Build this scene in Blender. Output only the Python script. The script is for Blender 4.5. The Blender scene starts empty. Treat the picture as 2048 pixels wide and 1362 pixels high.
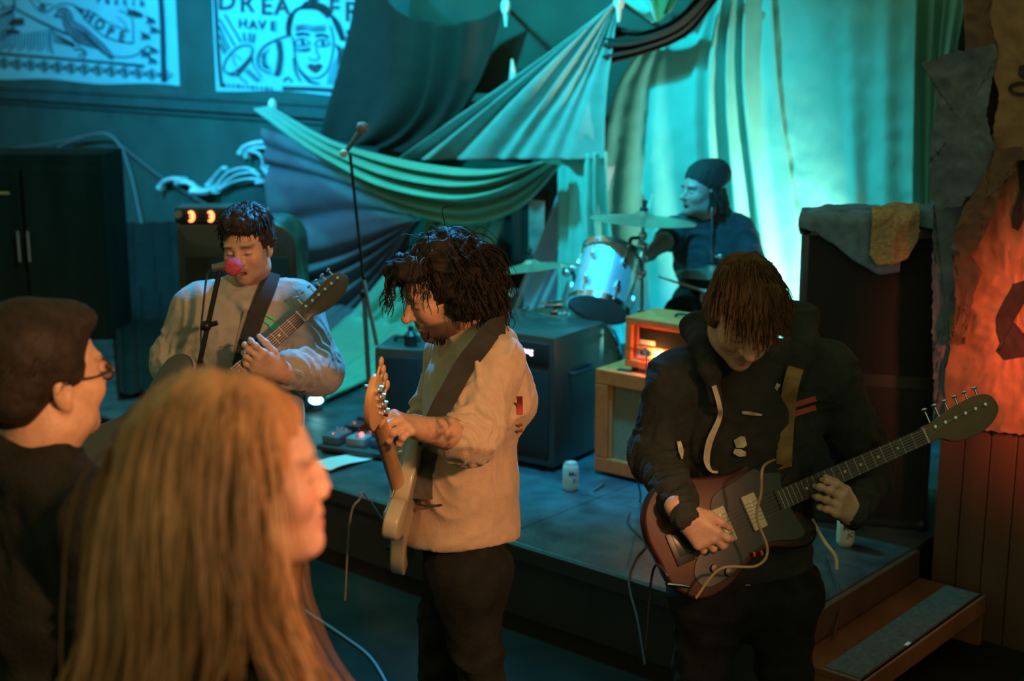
import bpy, bmesh, math, random
import numpy as np
from mathutils import Vector, Matrix
random.seed(7); rng = np.random.default_rng(7)
scene = bpy.context.scene
COL = scene.collection

# ---------------------------------------------------------------- camera
CAM_H = 2.2
FPX = 50/36*2048
PITCH = math.atan((681-50)/FPX)
cam_d = bpy.data.cameras.new('camera'); cam = bpy.data.objects.new('camera', cam_d); COL.objects.link(cam)
cam.location = (0, 0, CAM_H); cam.rotation_euler = (math.pi/2-PITCH, 0, 0)
cam_d.lens = 50; cam_d.sensor_width = 36; cam_d.clip_start = .05
cam_d.dof.use_dof = True; cam_d.dof.focus_distance = 3.8; cam_d.dof.aperture_fstop = 2.7
scene.camera = cam

# ---------------------------------------------------------------- room frame: U runs along the stage front (to the left), N into the stage
ANG = math.radians(41)
uV = np.array([-math.cos(ANG), math.sin(ANG), 0.]); nV = np.array([math.sin(ANG), math.cos(ANG), 0.])
C0 = np.array([.872, 4.315, 0.])
HS = .30                     # stage height
NB = 2.95                    # back wall
def R(U, N, z): return C0 + U*uV + N*nV + np.array([0, 0, z])

# ---------------------------------------------------------------- light and exposure
w = bpy.data.worlds.new('world'); scene.world = w; w.use_nodes = True
bg = w.node_tree.nodes['Background']; bg.inputs[0].default_value = (.82, 1.0, .48, 1); bg.inputs[1].default_value = .27
scene.view_settings.view_transform = 'Standard'; scene.view_settings.look = 'None'
scene.view_settings.exposure = 0; scene.view_settings.gamma = 1; scene.view_settings.use_curve_mapping = False
def lamp(name, kind, loc, col, power, target=None, size=.1, spot=60, blend=.6):
    d = bpy.data.lights.new(name, kind); o = bpy.data.objects.new(name, d); COL.objects.link(o)
    o.location = tuple(loc); d.color = col; d.energy = power
    if kind == 'AREA': d.size = size
    else: d.shadow_soft_size = size
    if kind == 'SPOT': d.spot_size = math.radians(spot); d.spot_blend = blend
    if target is not None:
        o.rotation_euler = (Vector(tuple(target))-Vector(tuple(loc))).to_track_quat('-Z', 'Y').to_euler()
    return o
# blue stage lamps hung from the ceiling over the stage, cyan-green uplight on the stage floor, amber house lamps, a red lamp by the side wall
lamp('stage_light_blue', 'SPOT', R(3.3, .8, 3.3), (.0, .66, .78), 480, R(3.6, 1.6, .8), .08, 140, .5)
lamp('stage_light_kit', 'SPOT', R(1.2, .5, 3.4), (.0, .52, 1), 800, R(1.60, 1.3, .9), .06, 52, .5)
lamp('stage_light_back', 'SPOT', (-.05, 5.6, 3.2), (.02, .45, 1), 800, (-.50, 4.3, 1.4), .06, 52, .6)
lamp('stage_light_poster', 'SPOT', R(6.3, .8, 3.1), (.0, .52, 1), 640, R(6.8, NB, 1.9), .08, 125, .8)
lamp('floor_uplight', 'SPOT', R(.95, 2.38, .42), (.80, 1, .74), 300, R(1.95, NB-.1, 1.25), .05, 72, 1.0)
lamp('drape_wash', 'SPOT', R(2.9, .8, 3.2), (.0, .74, .92), 60, R(2.75, NB, 1.6), .1, 78, 1.0)
lamp('house_lamp_amber', 'AREA', (1.2, -.3, 3.0), (1, .45, .15), 6, (-.3, 3.0, 1.2), .5)
lamp('house_lamp_side', 'SPOT', (1.6, .6, 2.6), (1, .43, .20), 500, (1.6-.663*3, .6+.749*3, 1.15), .12, 43, .6)
lamp('red_wall_lamp', 'SPOT', R(-1.35, .25, 1.40), (1, .15, .085), 400, R(-.88, .95, 1.22), .10, 66, 1.0)

# ---------------------------------------------------------------- helpers
fwd = np.array([0, math.cos(PITCH), -math.sin(PITCH)]); upv = np.array([0, math.sin(PITCH), math.cos(PITCH)])
CAMP = np.array([0, 0, CAM_H])
def ray(x, y): return np.array([(x-1024)/FPX, 0, 0]) + (681-y)/FPX*upv + fwd
def P(x, y, Y): r = ray(x, y); return CAMP + r*(Y/r[1])                 # photo pixel -> point at distance Y
def PZ(x, y, z): r = ray(x, y); return CAMP + r*((z-CAM_H)/r[2])        # -> point at height z
def PNv(q, N):                                                          # the same for arrays of pixels
    q = np.asarray(q, float); r = np.zeros(q.shape[:-1]+(3,)); r[..., 0] = (q[..., 0]-1024)/FPX; r = r+((681-q[..., 1])/FPX)[..., None]*upv+fwd
    return CAMP+r*(((C0-CAMP) @ nV+N)/(r @ nV))[..., None]
def PN(x, y, N): r = ray(x, y); return CAMP + r*(((C0-CAMP) @ nV + N)/(r @ nV))   # -> point on the plane N

def mat(name, col, rough=.6, metal=0, nscale=0, namt=.25, bump=0, bscale=None, spec=.5, coat=0, sheen=0, emit=None, estr=0, attr=False, trans=0, detail=6, stretch=None, alpha=1):
    m = bpy.data.materials.new(name); m.use_nodes = True
    nt = m.node_tree; b = nt.nodes['Principled BSDF']
    b.inputs['Base Color'].default_value = (*col, 1); b.inputs['Roughness'].default_value = rough
    b.inputs['Metallic'].default_value = metal; b.inputs['Specular IOR Level'].default_value = spec
    b.inputs['Coat Weight'].default_value = coat; b.inputs['Sheen Weight'].default_value = sheen
    b.inputs['Transmission Weight'].default_value = trans; b.inputs['Alpha'].default_value = alpha
    if emit: b.inputs['Emission Color'].default_value = (*emit, 1); b.inputs['Emission Strength'].default_value = estr
    tc = nt.nodes.new('ShaderNodeTexCoord'); mp = nt.nodes.new('ShaderNodeMapping'); nt.links.new(tc.outputs['Object'], mp.inputs[0])
    if stretch: mp.inputs['Scale'].default_value = stretch
    src = None
    if attr:
        at = nt.nodes.new('ShaderNodeAttribute'); at.attribute_name = 'Col'; src = at.outputs['Color']
        nt.links.new(src, b.inputs['Base Color'])
    if nscale:
        n = nt.nodes.new('ShaderNodeTexNoise'); n.inputs['Scale'].default_value = nscale; n.inputs['Detail'].default_value = detail
        nt.links.new(mp.outputs[0], n.inputs['Vector'])
        mr = nt.nodes.new('ShaderNodeMapRange'); mr.inputs[1].default_value = .3; mr.inputs[2].default_value = .7
        mr.inputs[3].default_value = 1-namt; mr.inputs[4].default_value = 1+namt
        nt.links.new(n.outputs['Fac'], mr.inputs[0])
        mx = nt.nodes.new('ShaderNodeVectorMath'); mx.operation = 'SCALE'
        if src is not None: nt.links.new(src, mx.inputs[0])
        else: mx.inputs[0].default_value = col
        nt.links.new(mr.outputs[0], mx.inputs['Scale']); nt.links.new(mx.outputs[0], b.inputs['Base Color'])
    if bump:
        n2 = nt.nodes.new('ShaderNodeTexNoise'); n2.inputs['Scale'].default_value = bscale or (nscale*4 or 60); n2.inputs['Detail'].default_value = 4
        nt.links.new(mp.outputs[0], n2.inputs['Vector'])
        bp = nt.nodes.new('ShaderNodeBump'); bp.inputs['Strength'].default_value = bump; bp.inputs['Distance'].default_value = .01
        nt.links.new(n2.outputs['Fac'], bp.inputs['Height']); nt.links.new(bp.outputs[0], b.inputs['Normal'])
    return m

def unit(v): v = np.asarray(v, float); return v/(np.linalg.norm(v)+1e-12)
def frame_from(a, hint=(0, 0, 1)):
    a = unit(a); h = np.asarray(hint, float)
    if abs(a @ unit(h)) > .98: h = np.array([1., 0, 0])
    b = unit(np.cross(h, a)); c = np.cross(a, b); return a, b, c
def smooth_curve(pts, n=12, closed=False):
    p = np.asarray(pts, float); m = len(p); out = []
    rngk = range(m if closed else m-1)
    for i in rngk:
        if closed: a, b, c, d = p[(i-1) % m], p[i], p[(i+1) % m], p[(i+2) % m]
        else: a, b, c, d = p[max(i-1, 0)], p[i], p[i+1], p[min(i+2, m-1)]
        for k in range(n):
            t = k/n
            out.append(.5*((2*b)+(-a+c)*t+(2*a-5*b+4*c-d)*t*t+(-a+3*b-3*c+d)*t**3))
    if not closed: out.append(p[-1])
    return np.array(out)

class MB:
    def __init__(s): s.v = []; s.f = []; s.n = 0
    def add(s, v, f):
        v = np.asarray(v, float).reshape(-1, 3); s.v.append(v); o = s.n
        s.f += [tuple(int(i)+o for i in q) for q in f]; s.n += len(v); return s
    def box(s, c, size, M=None, bevel=0):
        bm = bmesh.new(); bmesh.ops.create_cube(bm, size=1)
        for v in bm.verts: v.co = Vector((v.co.x*size[0], v.co.y*size[1], v.co.z*size[2]))
        if bevel: bmesh.ops.bevel(bm, geom=bm.edges[:], offset=bevel, segments=2, affect='EDGES', profile=.6)
        bm.verts.index_update(); bm.verts.ensure_lookup_table()
        v = np.array([x.co[:] for x in bm.verts]); f = [[x.index for x in q.verts] for q in bm.faces]; bm.free()
        if M is not None: v = v @ np.asarray(M).T
        return s.add(v+np.asarray(c), f)
    def boxax(s, o, a, b, c, bevel=0):      # corner + three edge vectors
        o, a, b, c = map(lambda t: np.asarray(t, float), (o, a, b, c))
        la, lb, lc = map(np.linalg.norm, (a, b, c))
        M = np.stack([a/la, b/lb, c/lc], 1)
        return s.box(o+(a+b+c)/2, (la, lb, lc), M, bevel)
    def cyl(s, a, b, ra, rb=None, n=16, caps=True):
        rb = ra if rb is None else rb; a = np.asarray(a, float); b = np.asarray(b, float)
        _, e, g = frame_from(b-a); th = np.arange(n)*2*math.pi/n
        ring = np.cos(th)[:, None]*e+np.sin(th)[:, None]*g
        v = np.vstack([a+ring*ra, b+ring*rb]); f = [(i, (i+1) % n, n+(i+1) % n, n+i) for i in range(n)]
        if caps: f += [tuple(range(n))[::-1], tuple(range(n, 2*n))]
        return s.add(v, f)
    def lathe(s, prof, o=(0, 0, 0), ax=(0, 0, 1), n=28, hint=(0, 0, 1)):
        a, e, g = frame_from(ax, hint); th = np.arange(n)*2*math.pi/n; ring = np.cos(th)[:, None]*e+np.sin(th)[:, None]*g
        v = np.vstack([np.asarray(o)+a*h+ring*max(r, 1e-4) for r, h in prof]); f = []
        for k in range(len(prof)-1):
            f += [(k*n+i, k*n+(i+1) % n, (k+1)*n+(i+1) % n, (k+1)*n+i) for i in range(n)]
        return s.add(v, f)
    def tube(s, pts, r, n=8, caps=True, flat=1.0, hint=(0, 0, 1)):
        pts = np.asarray(pts, float); m = len(pts); rr = np.ones(m)*r if np.isscalar(r) else np.asarray(r, float)
        t = np.gradient(pts, axis=0); t /= np.linalg.norm(t, axis=1)[:, None]+1e-12
        _, e, g = frame_from(t[0], hint); v = []; th = np.arange(n)*2*math.pi/n
        for i in range(m):
            e = unit(e-(e @ t[i])*t[i]); g = np.cross(t[i], e)
            v.append(pts[i]+rr[i]*(np.cos(th)[:, None]*e+flat*np.sin(th)[:, None]*g))
        f = []
        for k in range(m-1):
            f += [(k*n+i, k*n+(i+1) % n, (k+1)*n+(i+1) % n, (k+1)*n+i) for i in range(n)]
        if caps: f += [tuple(range(n))[::-1], tuple(range((m-1)*n, m*n))]
        return s.add(np.vstack(v), f)
    def prism(s, poly, z0, z1, M=None, o=(0, 0, 0), bevel=0, bseg=3):   # 2D outline (ccw) extruded z0..z1, rounded rims
        poly = np.asarray(poly, float); n = len(poly); rings = []
        ctr = poly.mean(0)
        nx = np.roll(poly, -1, 0)-np.roll(poly, 1, 0); nrm = np.stack([nx[:, 1], -nx[:, 0]], 1); nrm /= np.linalg.norm(nrm, axis=1)[:, None]+1e-12
        if bevel:
            for k in range(bseg+1):
                a = math.pi/2*k/bseg; rings.append((poly-nrm*bevel*(1-math.sin(a)), z0+bevel*(1-math.cos(a))))
            for k in range(bseg+1):
                a = math.pi/2*k/bseg; rings.append((poly-nrm*bevel*(1-math.cos(a)), z1-bevel*(1-math.sin(a))))
        else: rings = [(poly, z0), (poly, z1)]
        v = np.vstack([np.column_stack([p, np.full(n, z)]) for p, z in rings]); f = []
        for k in range(len(rings)-1):
            f += [(k*n+i, k*n+(i+1) % n, (k+1)*n+(i+1) % n, (k+1)*n+i) for i in range(n)]
        f += [tuple(range(n))[::-1], tuple(range((len(rings)-1)*n, len(rings)*n))]
        if M is not None: v = v @ np.asarray(M).T
        return s.add(v+np.asarray(o), f)
    def sphere(s, c, r, n=16, m=10, M=None):
        r = np.ones(3)*r if np.isscalar(r) else np.asarray(r); v = []; f = []
        for j in range(m+1):
            ph = math.pi*j/m
            for i in range(n):
                th = 2*math.pi*i/n; v.append((math.sin(ph)*math.cos(th), math.sin(ph)*math.sin(th), math.cos(ph)))
        v = np.array(v)*r
        if M is not None: v = v @ np.asarray(M).T
        for j in range(m): f += [(j*n+i, (j+1)*n+i, (j+1)*n+(i+1) % n, j*n+(i+1) % n) for i in range(n)]
        return s.add(v+np.asarray(c), f)
    def grid(s, G, two=0, nrm=None):          # G: (a,b,3) surface; two>0 gives it thickness
        G = np.asarray(G, float); a, b, _ = G.shape
        idx = np.arange(a*b).reshape(a, b)
        q = np.stack([idx[:-1, :-1], idx[1:, :-1], idx[1:, 1:], idx[:-1, 1:]], -1).reshape(-1, 4)
        if not two: return s.add(G.reshape(-1, 3), q.tolist())
        du = np.gradient(G, axis=0); dv = np.gradient(G, axis=1); nn = np.cross(du, dv); nn /= np.linalg.norm(nn, axis=2)[..., None]+1e-9
        B = G+nn*two; k = a*b
        f = q.tolist()+(q[:, ::-1]+k).tolist()
        for i in range(a-1): f += [(idx[i+1, 0], idx[i, 0], idx[i, 0]+k, idx[i+1, 0]+k), (idx[i, -1], idx[i+1, -1], idx[i+1, -1]+k, idx[i, -1]+k)]
        for j in range(b-1): f += [(idx[0, j], idx[0, j+1], idx[0, j+1]+k, idx[0, j]+k), (idx[-1, j+1], idx[-1, j], idx[-1, j]+k, idx[-1, j+1]+k)]
        return s.add(np.vstack([G.reshape(-1, 3), B.reshape(-1, 3)]), f)
    def strip(s, pts2, w, fn, lift=.0006, closed=False):   # an inked line on a surface; fn maps 2D -> 3D
        p = np.asarray(pts2, float); t = np.gradient(p, axis=0); t /= np.linalg.norm(t, axis=1)[:, None]+1e-12
        nn = np.stack([-t[:, 1], t[:, 0]], 1); ww = (np.ones(len(p))*w if np.isscalar(w) else np.asarray(w))[:, None]/2
        a = p+nn*ww; b = p-nn*ww
        v = [fn(*q) for q in a]+[fn(*q) for q in b]; n = len(p)
        return s.add(v, [(i, i+1, n+i+1, n+i) for i in range(n-1)])
    def blob(s, pts2, fn):
        v = [fn(*q) for q in pts2]; return s.add(v, [tuple(range(len(v)))])

WM = {}
def _link(o, parent, label=None, cat=None, group=None, kind=None):
    COL.objects.link(o)
    if parent is not None: o.parent = parent; WM[o.name] = WM.get(parent.name, Matrix())
    if label: o['label'] = label
    if cat: o['category'] = cat
    if group: o['group'] = group
    if kind: o['kind'] = kind
    return o
def obj(name, mb, m, parent=None, local=False, smooth=True, label=None, cat=None, group=None, kind=None, colors=None, angle=40, base=None):
    v = np.vstack(mb.v) if mb.v else np.zeros((0, 3))
    loc = None
    if parent is not None and not local:
        Mi = np.array(WM.get(parent.name, Matrix()).inverted()); v = v @ Mi[:3, :3].T+Mi[:3, 3]
    elif parent is None:
        loc = np.array([v[:, 0].mean(), v[:, 1].mean(), v[:, 2].min()]) if base is None else np.asarray(base); v = v-loc
    me = bpy.data.meshes.new(name); me.from_pydata(v.tolist(), [], mb.f); me.validate(); me.update()
    if colors is not None and len(colors) == len(me.vertices):
        ca = me.color_attributes.new('Col', 'FLOAT_COLOR', 'POINT')
        ca.data.foreach_set('color', np.column_stack([colors, np.ones(len(colors))]).astype(np.float32).ravel())
    if m is not None: me.materials.append(m)
    bm = bmesh.new(); bm.from_mesh(me); bmesh.ops.recalc_face_normals(bm, faces=bm.faces); bm.to_mesh(me); bm.free()
    if smooth:
        me.shade_smooth()
        if angle < 180: me.set_sharp_from_angle(angle=math.radians(angle))
    o = bpy.data.objects.new(name, me)
    _link(o, parent, label, cat, group, kind)
    if loc is not None: o.location = tuple(loc); WM[o.name] = Matrix.Translation(Vector(tuple(loc)))
    return o
def empty(name, loc, label=None, cat=None, group=None, M=None):
    o = bpy.data.objects.new(name, None); o.empty_display_size = .05
    mw = Matrix.Translation(Vector(tuple(loc)))
    if M is not None:
        m4 = Matrix.Identity(4)
        for i in range(3):
            for j in range(3): m4[i][j] = float(M[i][j])
        mw = mw @ m4
    o.matrix_world = mw; _link(o, None, label, cat, group); WM[o.name] = mw
    return o
def text_mesh(txt, size=1.0, bold=0, sx=1.0):
    cu = bpy.data.curves.new('t', 'FONT'); cu.body = txt; cu.size = size; cu.align_x = 'CENTER'; cu.align_y = 'CENTER'; cu.offset = bold
    cu.resolution_u = 3
    o = bpy.data.objects.new('t', cu); COL.objects.link(o)
    dg = bpy.context.evaluated_depsgraph_get(); me = bpy.data.meshes.new_from_object(o.evaluated_get(dg))
    v = np.array([x.co[:] for x in me.vertices]) if len(me.vertices) else np.zeros((0, 3)); f = [tuple(q.vertices) for q in me.polygons]
    bpy.data.objects.remove(o); bpy.data.curves.remove(cu); bpy.data.meshes.remove(me)
    v = v*np.array([sx, 1, 1]); return v, f
def add_text(mb, txt, size, fn, bold=0, sx=1.0, rot=0, at=(0, 0)):
    v, f = text_mesh(txt, size, bold, sx); c, s_ = math.cos(rot), math.sin(rot)
    mb.add([fn(at[0]+c*q[0]-s_*q[1], at[1]+s_*q[0]+c*q[1]) for q in v], f)

def vnoise(p, seed=0):
    p = np.asarray(p, float); i = np.floor(p).astype(np.int64); f = p-i; f = f*f*(3-2*f); r = 0
    def h(a):
        n = (a[..., 0]*374761393+a[..., 1]*668265263+a[..., 2]*1274126177+seed*1013904223) & 0x7fffffff
        n = (n ^ (n >> 13))*1274126177 & 0x7fffffff; n = n ^ (n >> 16); return (n & 0xffff)/32767.5-1
    for dx in (0, 1):
        for dy in (0, 1):
            for dz in (0, 1):
                w_ = (f[..., 0] if dx else 1-f[..., 0])*(f[..., 1] if dy else 1-f[..., 1])*(f[..., 2] if dz else 1-f[..., 2])
                r = r+w_*h(i+np.array([dx, dy, dz]))
    return r
def fbm(p, seed=0, o=3): return sum(vnoise(np.asarray(p)*2**k, seed+k)/2**k for k in range(o))

# ---------------------------------------------------------------- signed-distance bodies (one continuous surface)
class SDF:
    def __init__(s, lo, hi, h):
        s.h = h; s.lo = np.asarray(lo, float); s.n = np.ceil((np.asarray(hi)-s.lo)/h).astype(int)+1
        s.D = np.full(s.n, .25, np.float32)
    def _sub(s, lo, hi, pad):
        a = np.clip(np.floor((np.asarray(lo)-pad-s.lo)/s.h).astype(int), 0, s.n); b = np.clip(np.ceil((np.asarray(hi)+pad-s.lo)/s.h).astype(int)+1, 0, s.n)
        if (b <= a).any(): return None, None
        ax = [s.lo[i]+s.h*np.arange(a[i], b[i]) for i in range(3)]
        return tuple(slice(a[i], b[i]) for i in range(3)), np.stack(np.meshgrid(*ax, indexing='ij'), -1)
    def _mix(s, sl, d, k, sub=False):
        D = s.D[sl]; d = d.astype(np.float32)
        if sub:
            d = -d; hh = np.maximum(k-np.abs(D-d), 0)/k if k else 0; s.D[sl] = np.maximum(D, d)+(hh*hh*k*.25 if k else 0)
        else:
            hh = np.maximum(k-np.abs(D-d), 0)/k if k else 0; s.D[sl] = np.minimum(D, d)-(hh*hh*k*.25 if k else 0)
    def ell(s, c, r, k=.02, M=None, sub=False):
        c = np.asarray(c, float); r = np.ones(3)*r if np.isscalar(r) else np.asarray(r, float); m = r.max() if M is not None else r
        sl, X = s._sub(c-m, c+m, k+3*s.h)
        if sl is None: return s
        q = X-c
        if M is not None: q = q @ np.asarray(M)
        k0 = np.linalg.norm(q/r, axis=-1); k1 = np.linalg.norm(q/(r*r), axis=-1)+1e-9
        s._mix(sl, k0*(k0-1)/k1, k, sub); return s
    def cap(s, a, b, ra, rb=None, k=.02, sub=False, flat=None):
        rb = ra if rb is None else rb; a = np.asarray(a, float); b = np.asarray(b, float); m = max(ra, rb)
        sl, X = s._sub(np.minimum(a, b)-m, np.maximum(a, b)+m, k+3*s.h)
        if sl is None: return s
        ab = b-a; t = np.clip(((X-a) @ ab)/(ab @ ab+1e-12), 0, 1)
        q = X-a-t[..., None]*ab
        if flat is not None:      # flat = (direction, factor): squash the section along a direction
            fd = unit(flat[0]); q = q+(q @ fd)[..., None]*fd*(1/flat[1]-1)
        s._mix(sl, np.linalg.norm(q, axis=-1)-(ra+(rb-ra)*t), k, sub); return s
    def chain(s, pts, rs, k=.02, **kw):
        for i in range(len(pts)-1): s.cap(pts[i], pts[i+1], rs[i], rs[i+1], k, **kw)
        return s
    def plane(s, o, nrm, k=.004):      # keep the side the normal points away from
        ax = [s.lo[i]+s.h*np.arange(s.n[i]) for i in range(3)]; nrm = unit(nrm)
        d = (ax[0][:, None, None]*nrm[0]+ax[1][None, :, None]*nrm[1]+ax[2][None, None, :]*nrm[2])-(np.asarray(o) @ nrm)
        d = d.astype(np.float32); hh = np.maximum(k-np.abs(s.D-d), 0)/k; s.D = np.maximum(s.D, d)+hh*hh*k*.25; return s
    def mesh(s):
        D = s.D; D[0] = D[-1] = .25; D[:, 0] = D[:, -1] = .25; D[:, :, 0] = D[:, :, -1] = .25
        ins = D < 0; nx, ny, nz = D.shape
        cnt = np.zeros((nx-1, ny-1, nz-1), np.int8)
        for dx in (0, 1):
            for dy in (0, 1):
                for dz in (0, 1): cnt += ins[dx:nx-1+dx, dy:ny-1+dy, dz:nz-1+dz]
        cell = np.argwhere((cnt > 0) & (cnt < 8)); acc = np.zeros((len(cell), 3)); num = np.zeros(len(cell))
        cs = [(a, b, c) for a in (0, 1) for b in (0, 1) for c in (0, 1)]
        val = {c: D[cell[:, 0]+c[0], cell[:, 1]+c[1], cell[:, 2]+c[2]].astype(float) for c in cs}
        for c in cs:
            for ax in range(3):
                if c[ax]: continue
                e = list(c); e[ax] = 1; e = tuple(e); a, b = val[c], val[e]; x = (a < 0) != (b < 0)
                t = np.where(x, a/(a-b+1e-20), 0); p = np.tile(np.array(c, float), (len(cell), 1)); p[:, ax] += t
                acc += p*x[:, None]; num += x
        V = s.lo+(cell+acc/num[:, None])*s.h
        idx = np.full((nx-1, ny-1, nz-1), -1, np.int64); idx[tuple(cell.T)] = np.arange(len(cell)); F = []
        for ax in range(3):
            sa = [slice(None)]*3; sb = [slice(None)]*3; sa[ax] = slice(0, -1); sb[ax] = slice(1, None)
            x = np.argwhere(ins[tuple(sa)] != ins[tuple(sb)]); fl = ins[tuple(sa)][tuple(x.T)]
            o1 = np.zeros(3, int); o2 = np.zeros(3, int); o1[(ax+1) % 3] = 1; o2[(ax+2) % 3] = 1
            ok = (x[:, (ax+1) % 3] > 0) & (x[:, (ax+2) % 3] > 0); x = x[ok]; fl = fl[ok]
            q = np.stack([idx[tuple((x-o1-o2).T)], idx[tuple((x-o2).T)], idx[tuple(x.T)], idx[tuple((x-o1).T)]], 1)
            q[~fl] = q[~fl][:, ::-1]; F.append(q)
        return V, np.vstack(F)
def normals(V, F):
    n = np.zeros_like(V); a, b, c, d = (V[F[:, i]] for i in range(4)); fn = np.cross(c-a, d-b)
    for i in range(4): np.add.at(n, F[:, i], fn)
    return n/(np.linalg.norm(n, axis=1)[:, None]+1e-12)
def mesh_of(sdf, disp=None):
    V, F = sdf.mesh()
    if disp is not None: V = V+normals(V, F)*disp(V)[:, None]
    return V, F
# ================================================================ materials
M_wall = mat('teal_wall_paint', (.036, .082, .070), .75, nscale=3, namt=.2, bump=.15, bscale=40)
M_rail = mat('teal_gloss_paint', (.04, .09, .085), .45, nscale=5, namt=.15)
M_floor = mat('dark_floor', (.014, .013, .009), .95, nscale=4, namt=.4, bump=.2, spec=.1)
M_deck = mat('worn_black_deck', (.045, .055, .062), .42, nscale=7, namt=.55, bump=.25, bscale=50)
M_deckedge = mat('black_deck_edge', (.02, .02, .017), .6, nscale=9)
M_panel = mat('brown_board_paint', (.085, .042, .022), .5, nscale=6, namt=.3, bump=.15, stretch=(1, 1, .12))
M_black = mat('black_tolex', (.024, .025, .020), .38, bump=.15, bscale=300, spec=.9, coat=.4)
M_blackcloth = mat('black_grille_cloth', (.014, .014, .011), .85, bump=.4, bscale=400)
M_blackmetal = mat('black_metal', (.02, .02, .02), .35, metal=.6)
M_plastic = mat('black_plastic', (.018, .018, .018), .4)
M_chrome = mat('chrome', (.75, .77, .8), .16, metal=1)
M_steel = mat('dull_steel', (.42, .44, .45), .35, metal=1)
M_brass = mat('cymbal_bronze', (.62, .55, .34), .3, metal=.9, nscale=30, namt=.12)
M_white = mat('white_paper', (.75, .75, .72), .8)
M_orange = mat('orange_vinyl', (.80, .125, .02), .45, nscale=30, namt=.15, bump=.1, bscale=250, coat=.2)
M_tan = mat('tan_grille_cloth', (.26, .18, .09), .9, nscale=220, namt=.35, bump=.4, bscale=300)
M_cream = mat('cream_panel', (.55, .45, .33), .5)
M_led_amber = mat('amber_pilot_light', (1, .4, .1), .4, emit=(1, .42, .1), estr=14)
M_led_red = mat('red_led', (1, .05, .05), .4, emit=(1, .06, .06), estr=9)
M_led_orange = mat('orange_display', (1, .2, .06), .4, emit=(1, .2, .06), estr=4.5)
M_led_white = mat('lit_badge', (.9, .85, 1), .4, emit=(.85, .75, 1), estr=2.2)
M_led_blue = mat('blue_led', (.2, .2, 1), .4, emit=(.25, .2, 1), estr=3)

# ================================================================ room shell
def slab(name, pts, thick, m, parent=None, **kw):
    mb = MB(); mb.boxax(*pts); return obj(name, mb, m, parent, smooth=False, **kw)
mb = MB(); mb.box((0, 6, -.03), (30, 26, .06)); obj('floor', mb, M_floor, smooth=False, kind='structure')
ZT = 3.6
mb = MB(); mb.boxax(R(-1.2, NB, 0), uV*14.2, nV*.12, (0, 0, ZT)); obj('wall_back', mb, M_wall, smooth=False, kind='structure')
mb = MB(); mb.boxax(R(-.08, .98, 0), -uV*3.2, nV*.12, (0, 0, ZT)); wall_r = obj('wall_right', mb, M_panel, smooth=False, kind='structure')
mb = MB(); mb.boxax(R(-.20, 1.10, 0), nV*(NB-1.12), uV*.1, (0, 0, ZT)); obj('wall_alcove', mb, M_wall, smooth=False, kind='structure')
mb = MB(); mb.boxax(R(12.9, NB-.01, 0), -nV*9, uV*.1, (0, 0, ZT)); obj('wall_left', mb, M_wall, smooth=False, kind='structure')
# vertical boards of the wainscot, each proud of the wall with a groove between
for i in range(14):
    mb = MB(); mb.boxax(R(-.082-i*.095, .955, 0.0), -uV*.091, nV*.024, (0, 0, .98), bevel=.004); obj('board', mb, M_panel, wall_r, smooth=False)
mb = MB(); mb.boxax(R(-.08, .945, .98), -uV*1.6, nV*.034, (0, 0, .05), bevel=.006); obj('trim_1', mb, M_panel, smooth=False, kind='structure')
# stepped dado rail under the posters
mb = MB()
for dz, h, dp in ((0, .035, .05), (.035, .05, .03), (.085, .03, .045), (-.045, .045, .02)):
    mb.boxax(R(.5, NB-dp, 1.56+dz), uV*12, nV*dp, (0, 0, h))
obj('trim_2', mb, M_rail, smooth=False, kind='structure')
# stage: deck of wide boards on a black box
mb = MB(); mb.boxax(R(0, .02, 0), uV*6.2, nV*(NB-.03), (0, 0, HS-.025)); stage = obj('stage_platform', mb, M_deckedge, smooth=False, kind='structure', label='low black wooden stage with worn dark blue deck boards', cat=None)
k = 0; N0 = 0.0
while N0 < NB-.05:
    wd = min(.61, NB-.02-N0)
    for j, U0 in enumerate((-.02, 1.22, 2.44, 3.66, 4.88)):
        mb = MB(); mb.boxax(R(U0, N0, HS-.028), uV*1.237, nV*(wd-.003), (0, 0, .028), bevel=.003); obj('deck_panel', mb, M_deck, stage, smooth=False)
    N0 += .61
mb = MB(); mb.boxax(R(-.02, -.025, HS-.06), uV*6.2, nV*.024, (0, 0, .06), bevel=.003); obj('edge_trim', mb, M_deckedge, stage, smooth=False)
mb = MB(); mb.boxax(R(-.045, .0, .0), uV*.024, nV*.93, (0, 0, HS-.004), bevel=.003); obj('side_board', mb, M_panel, stage, smooth=False)
# step beside the stage
M_stepside = mat('orange_brown_wood', (.22, .075, .03), .6, nscale=6, namt=.3, stretch=(1, 1, .2))
M_tread = mat('grey_carpet_tread', (.075, .07, .062), .9, nscale=60, namt=.3, bump=.5, bscale=200)
M_treadwood = mat('brown_tread_wood', (.13, .05, .022), .6, nscale=6, namt=.3)
st = empty('wooden_step', R(-.17, .4, 0), 'low brown wooden step with grey tread beside the stage', 'step')
mb = MB(); mb.boxax(R(-.30, .0, .165), uV*.25, nV*.93, (0, 0, .025), bevel=.003); obj('tread', mb, M_treadwood, st, smooth=False)
mb = MB(); mb.boxax(R(-.285, .015, .190), uV*.125, nV*.90, (0, 0, .004)); obj('tread_carpet', mb, M_tread, st, smooth=False)
mb = MB(); mb.boxax(R(-.306, .0, .12), uV*.02, nV*.93, (0, 0, .07), bevel=.003); obj('fascia', mb, M_stepside, st, smooth=False)
mb = MB(); mb.boxax(R(-.30, .905, 0), uV*.25, nV*.025, (0, 0, .165)); obj('end_panel', mb, M_stepside, st, smooth=False)
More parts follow.
